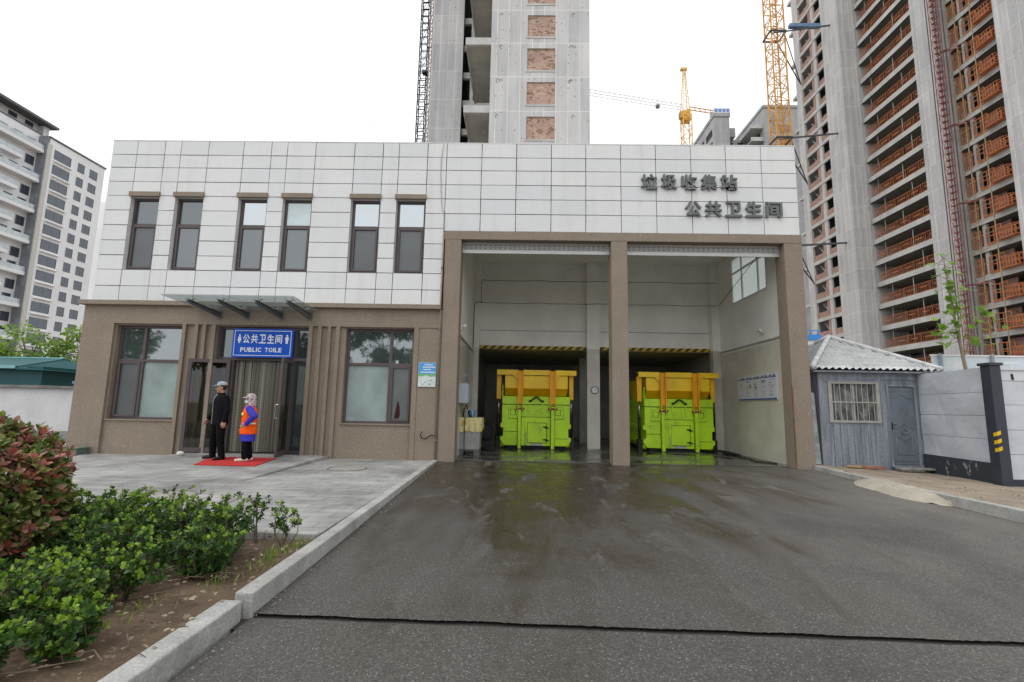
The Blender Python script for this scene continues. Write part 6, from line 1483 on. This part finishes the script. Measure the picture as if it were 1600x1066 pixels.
m_ = MB().box(XA+3.6,XA+3.8,66,76.4,0,TOP); m_.box(XA+.4,XA+3.6,71.4,71.6,0,TOP); m_.build('core_wall', M_holes, rt)
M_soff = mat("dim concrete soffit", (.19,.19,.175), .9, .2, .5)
# open floors with orange railings
m_ = MB().wall('y', 51.55, 55.05, 0, TOP, XC, XM+2); m_.wall('y', 36, 45.3, 0, TOP, XC-.05, XM+2)
m_.build('concrete_wall', M_conc_east, rt)
m_ = MB(); 
for yy in (54.6, 53.4, 52.2): m_.box(XC-.03,XC+.001,yy,yy+.05,0,TOP)
for yy in (44.6, 43.1): m_.box(XC-.08,XC-.049,yy,yy+.05,0,TOP)
m_.build('shutter_seam', M_slab, rt)
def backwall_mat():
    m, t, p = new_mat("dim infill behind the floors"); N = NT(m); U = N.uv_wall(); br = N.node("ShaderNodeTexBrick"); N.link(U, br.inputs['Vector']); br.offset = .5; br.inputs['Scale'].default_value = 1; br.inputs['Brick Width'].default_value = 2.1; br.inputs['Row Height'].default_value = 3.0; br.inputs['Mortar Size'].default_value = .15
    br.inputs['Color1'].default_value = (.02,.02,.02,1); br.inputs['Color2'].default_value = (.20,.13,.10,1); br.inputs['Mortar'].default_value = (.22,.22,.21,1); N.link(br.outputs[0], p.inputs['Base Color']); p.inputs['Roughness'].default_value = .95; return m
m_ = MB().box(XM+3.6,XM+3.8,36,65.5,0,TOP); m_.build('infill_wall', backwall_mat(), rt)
NB = 5
for k in range(NF):
    z = 3.44 + SR*k
    if z > TOP-1: break
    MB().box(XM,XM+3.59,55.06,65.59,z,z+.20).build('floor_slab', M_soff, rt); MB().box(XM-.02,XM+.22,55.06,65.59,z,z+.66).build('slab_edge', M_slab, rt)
    m_ = MB(); L = 65.3-55.1
    zr = z+.66
    if k > 0:
        for b_ in range(NB):
            a0 = 55.1+L*b_/NB+.03; a1 = 55.1+L*(b_+1)/NB-.03; x_ = XM+.02+rng.uniform(0,.08); t0 = rng.uniform(-.03,.03)
            m_.bar((x_,a0,zr+1.12),(x_,a1,zr+1.12+t0),.045); m_.bar((x_,a0,zr+.08),(x_,a1,zr+.08+t0),.05); m_.bar((x_,a0,zr),(x_,a0,zr+1.15),.05)
            m_.box(x_-.012,x_+.012,a0+.45,a1-.45,zr+.58,zr+.67)
            for q in range(1,8): yq = a0+(a1-a0)*q/8; m_.bar((x_,yq,zr+.08),(x_,yq,zr+1.1),.028)
        m_.build('guard_rail', M_orange, rt)
    for yy in (58.1+.6*((k*7)%5), 63.3+.3*((k*3)%4)): MB().bar((XM+.35,yy,zr-.45),(XM+.35,yy,zr+2.3),.08).build('prop', M_galv, rt)
# hoist bay: slab bands, light columns, orange gates
for k in range(NF):
    z = 3.35 + SR*k
    if z > TOP-1: break
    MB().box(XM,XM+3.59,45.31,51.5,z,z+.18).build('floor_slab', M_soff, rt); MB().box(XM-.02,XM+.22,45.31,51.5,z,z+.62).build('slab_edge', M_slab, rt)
    zr = z+.62
    MB().box(XM+.1,XM+.4,49.75,50.15,zr,z+SR).build('column', M_slab, rt)
    MB().box(XM+.9,XM+1.05,48.0,49.74,zr,z+SR-.15).build('brick_panel', M_brickred, rt)
    for (a0, a1, h_, nm) in ((50.25,51.05,1.75,0),(48.05,49.65,1.75,1),(45.9,48.0,1.15,2)):
        m_ = MB(); x_ = XM-.06
        for zz in ((0,.88,h_) if nm < 2 else (.05,.6,h_)): m_.bar((x_,a0,zr+zz),(x_,a1,zr+zz),.085)
        n_ = {0:1,1:1,2:5}[nm]
        for q in range(n_+2): yq = a0+(a1-a0)*q/(n_+1); m_.bar((x_,yq,zr),(x_,yq,zr+h_),.075)
        if nm == 1:
            for q in range(12): yq = a0+(a1-a0)*q/12; m_.bar((x_,yq,zr),(x_,yq+.13,zr+.22),.05)
        if nm == 2:
            for zz in (.05,.6,h_): m_.bar((x_-.55,a0+.3,zr+zz),(x_-.55,a1,zr+zz),.055); m_.bar((x_,a1,zr+zz),(x_-.55,a1,zr+zz),.07); m_.bar((x_,a0,zr+zz),(x_-.55,a0+.3,zr+zz),.07)
            for q in range(7): yq = a0+.3+(a1-a0-.3)*q/6; m_.bar((x_-.55,yq,zr),(x_-.55,yq,zr+h_),.042)
            m_.box(x_-.55,x_,a0+.3,a1,zr-.02,zr+.03)
        m_.build('safety_gate', M_orange, rt)
    m_ = MB(); m_.add([(XM+1.0,45.4,z+SR-.15),(XM+2.4,45.4,z+SR-.15),(XM+2.4,47.6,z+.9),(XM+1.0,47.6,z+.9),(XM+1.0,45.4,z+SR-.45),(XM+2.4,45.4,z+SR-.45),(XM+2.4,47.6,z+.6),(XM+1.0,47.6,z+.6)], [(0,1,2,3),(4,7,6,5),(0,3,7,4),(1,5,6,2),(0,4,5,1),(3,2,6,7)]); m_.build('stair_flight', M_slab, rt)
m_ = MB()
for yy, x_ in ((50.9,XM-.5),(49.95,XM-.55),(48.02,XM-.62)): m_.bar((x_,yy,0),(x_,yy,TOP),.07)
for k in range(NF*2): z = 2+1.5*k; m_.bar((XM-.5,50.9,z),(XM-.62,48.02,z),.05)
m_.build('scaffold_tube', mat("yellowish scaffold tube", (.34,.26,.14), .6, .3, 2), rt)
s = thing('hoist_mast', 'dull red lattice hoist mast against the tower with orange railings', 'hoist mast', (0,0,0), 0, 'hoist masts')
m_ = MB(); lattice(m_, 46.55, 51.05, .62, 0, 66, 1.5, .065, .028)
for z in np.arange(.4,66,.75): m_.box(46.05,46.30,50.55,50.95,z,z+.10); m_.box(46.82,47.0,51.0,51.6,z+.3,z+.40)
m_.build('mast_frame', M_redmast, s)
m_ = MB(); [m_.bar((x_,y_,0),(x_,y_,66),.075) for x_, y_ in ((45.95,51.35),(46.3,50.45),(46.9,50.4))]; m_.build('cable_pipe', M_mastgrey, s)
[MB().bar((46.8,51.0,z),(48.3,50.2,z+.05),.12).bar((46.8,50.6,z),(48.3,49.4,z+.05),.07).bar((46.8,51.0,z+.1),(48.3,49.4,z+.1),.07).build('wall_tie', M_redmast, s) for z in range(6,66,9)]

# ================================================================== cranes and the far tower
s = thing('tower_crane', 'yellow tower crane mast tied by dark struts to the orange railed tower', 'tower crane', (0,0,0), 0, 'tower cranes')
m_ = MB(); cxm, cym, wm = 38.7, 69.6, 2.0; lattice(m_, cxm, cym, wm, 0, 78, 2.0, .17, .085); m_.build('mast', M_crane, s)
m_ = MB(); [m_.bar((cxm-.25,cym-.3,z),(cxm+.25,cym-.3,z+.0),.05) for z in np.arange(0,78,.5)]; m_.bar((cxm-.25,cym-.3,0),(cxm-.25,cym-.3,78),.07); m_.bar((cxm+.25,cym-.3,0),(cxm+.25,cym-.3,78),.07)
m_.build('ladder', M_crane, s)
for z in (25.4, 42.0, 59.5):
    m_ = MB(); m_.bar((cxm+1,cym-1,z),(45.82,67.3,z),.15); m_.bar((cxm-1,cym-1,z-.3),(45.82,67.3,z-.1),.12); m_.bar((cxm+1,cym+1,z-.5),(45.82,75.6,z-3.6),.14); m_.bar((cxm+1,cym-1,z-.4),(45.82,75.4,z-4.0),.12)
    for q in ((-1,-1,1,-1),(1,-1,1,1),(1,1,-1,1),(-1,1,-1,-1)): m_.bar((cxm+q[0]*1.2,cym+q[1]*1.2,z),(cxm+q[2]*1.2,cym+q[3]*1.2,z),.2)
    m_.build('tie_strut', M_mastgrey, s)
m_ = MB().box(cxm+1.5,44.9,67.9,68.5,59.8,60.35); m_.build('blue_netting', mat("faded blue netting", (.16,.27,.44), .8, .3, 1.5), s)
M_farcrane = rusty('haze paled crane yellow', (.74,.50,.14), (.5,.3,.1), .6, .6)  # yellow paled in its colour to stand in for distance haze
s = thing('tower_crane', 'distant yellow tower crane with cab and long jib above the roofline', 'tower crane', (0,0,0), 0, 'tower cranes')
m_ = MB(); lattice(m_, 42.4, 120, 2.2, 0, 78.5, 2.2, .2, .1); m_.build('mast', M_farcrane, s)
m_ = MB(); 
for sx in (-1,1):
    for sy in (-1,1): m_.bar((42.2+sx*.9,120+sy*.9,79.6),(42.2+sx*.2,120+sy*.2,91.5),.15)
for k in range(7):
    f_ = .9-.7*k/7; z = 79.6+11.9*k/7; m_.bar((42.2-f_,119.2,z),(42.2+f_-.1,119.6,z+1.7),.09); m_.bar((42.2+f_,119.2,z),(42.2-f_+.1,119.6,z+1.7),.09)
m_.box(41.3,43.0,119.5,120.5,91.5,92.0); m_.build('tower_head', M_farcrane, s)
m_ = MB().box(41.3,43.3,119.0,121.0,76.6,79.4); m_.box(40.6,41.3,119.1,120.4,77.4,79.2); m_.build('cab', M_crane, s); m_ = MB().box(40.5,40.6,119.2,120.3,77.7,79.0); m_.build('cab_window', M_farglass, s)
m_ = MB(); n_ = 26; J0, J1 = Vector((41.5,119.8,80.2)), Vector((8.0,112.0,80.2))
for a in range(n_):
    p, q = J0.lerp(J1, a/n_), J0.lerp(J1, (a+1)/n_); up_ = Vector((0,0,1.3)); sd_ = Vector((.25,1,0))*.6
    for o_ in (sd_, -sd_): m_.bar(p+o_, q+o_, .08); m_.bar(p+o_, (p+q)/2+up_, .045); m_.bar((p+q)/2+up_, q+o_, .045)
    m_.bar(p+up_, q+up_, .08)
M_jib = mat("pale jib steel", (.52,.48,.42), .6); m_.build('jib', M_jib, s)  # jib colour paled too, in place of haze
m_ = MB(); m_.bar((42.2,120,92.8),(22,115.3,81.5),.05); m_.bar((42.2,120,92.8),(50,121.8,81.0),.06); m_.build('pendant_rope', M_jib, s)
m_ = MB(); m_.bar((43,119.4,80.6),(52,121.5,80.6),.2); m_.bar((43,120.6,80.6),(52,122.7,80.6),.2); [m_.bar((43+1.5*k,119.5+.35*k,80.6),(44+1.5*k,120.9+.35*k,80.6),.12) for k in range(6)]; m_.build('counter_jib', M_crane, s)
MB().box(49.6,51.8,121.2,122.6,77.8,80.4).build('counterweight', M_slab, s); MB().box(34.0,34.9,117.7,118.4,79.3,80.1).build('trolley', M_steel, s)
ft = thing('concrete_tower', 'distant grey unfinished tower with stepped roofline behind the yellow crane mast', 'unfinished tower', (0,0,0), 0, 'towers under construction')
M_conc_far = tower_concrete("far grey concrete", (.37,.375,.385), 2.95, 0.2, 1.2, .15)
m_ = MB(); m_.box(41.4,44.7,100,112,0,65.4); m_.box(52.2,70,100,118,0,67.6); m_.box(44.7,52.2,106,116,0,63.5); m_.build('concrete_wall', M_conc_far, ft)
m_ = MB(); m_.box(41.2,44.9,99.8,112.2,65.4,66.1); m_.box(52.0,70.2,99.8,118,67.6,68.2); m_.box(44.7,47.3,103,106,62.5,64.6); m_.build('parapet', M_conc_far, ft)
for k in range(6):
    z = 63.2-2.95*k
    for q in ((41.37,41.4,101.2,104.8,z-1.6,z),(41.37,41.4,106,107.5,z-1.6,z),(45.0,45.9,105.97,106,z-2.0,z-.4),(46.8,47.9,105.97,106,z-2.0,z-.4),(52.17,52.2,102,104.5,z-2.0,z-.4),(49.0,50.3,105.97,106,z-2.0,z-.4)): MB().box(*q).build('window_opening', M_holes, ft)
    MB().box(55.6,58.0,99.96,100.0,z-1.4,z+.4).build('brick_panel', M_brickred, ft)
    m_ = MB(); m_.box(49.6,52.19,100.6,105.9,z-.15,z+.25); m_.box(49.5,52.19,100.5,100.7,z-.15,z+.75); m_.build('balcony', M_slab, ft)
s = thing('rooftop_sign', 'tiny pale blue lettered board on top of the distant grey tower', 'sign', (0,0,0))
MB().box(41.6,45.2,100.4,100.6,66.6,67.7).build('board', mat("pale board", (.66,.70,.76), .6), s); m_ = MB(); [m_.box(41.8+.85*k,42.4+.85*k,100.37,100.4,66.8,67.5) for k in range(4)]; m_.build('letter_block', mat("blue letter", (.12,.25,.55), .6), s); m_ = MB(); [m_.box(a,a+.1,100.45,100.55,66.1,66.6) for a in (41.8,43.3,44.9)]; m_.build('leg', M_steel, s)
s = thing('tower_crane', 'very faint pale crane jib alone in the white sky above the station roof', 'tower crane', (0,0,0), 0, 'tower cranes')
M_pale2 = mat("pale distant steel", (.60,.58,.56), .7)  # pale colour fades the far steel into the bright sky
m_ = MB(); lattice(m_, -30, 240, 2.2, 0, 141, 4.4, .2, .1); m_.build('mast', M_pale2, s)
m_ = MB(); n_ = 40; J0, J1 = Vector((-30,240,142)), Vector((-121,223.6,142))
for a in range(n_):
    p, q = J0.lerp(J1, a/n_), J0.lerp(J1, (a+1)/n_); up_ = Vector((0,0,1.5))
    m_.bar(p, q, .13); m_.bar(p+up_, q+up_, .11); m_.bar(p, (p+q)/2+up_, .07)
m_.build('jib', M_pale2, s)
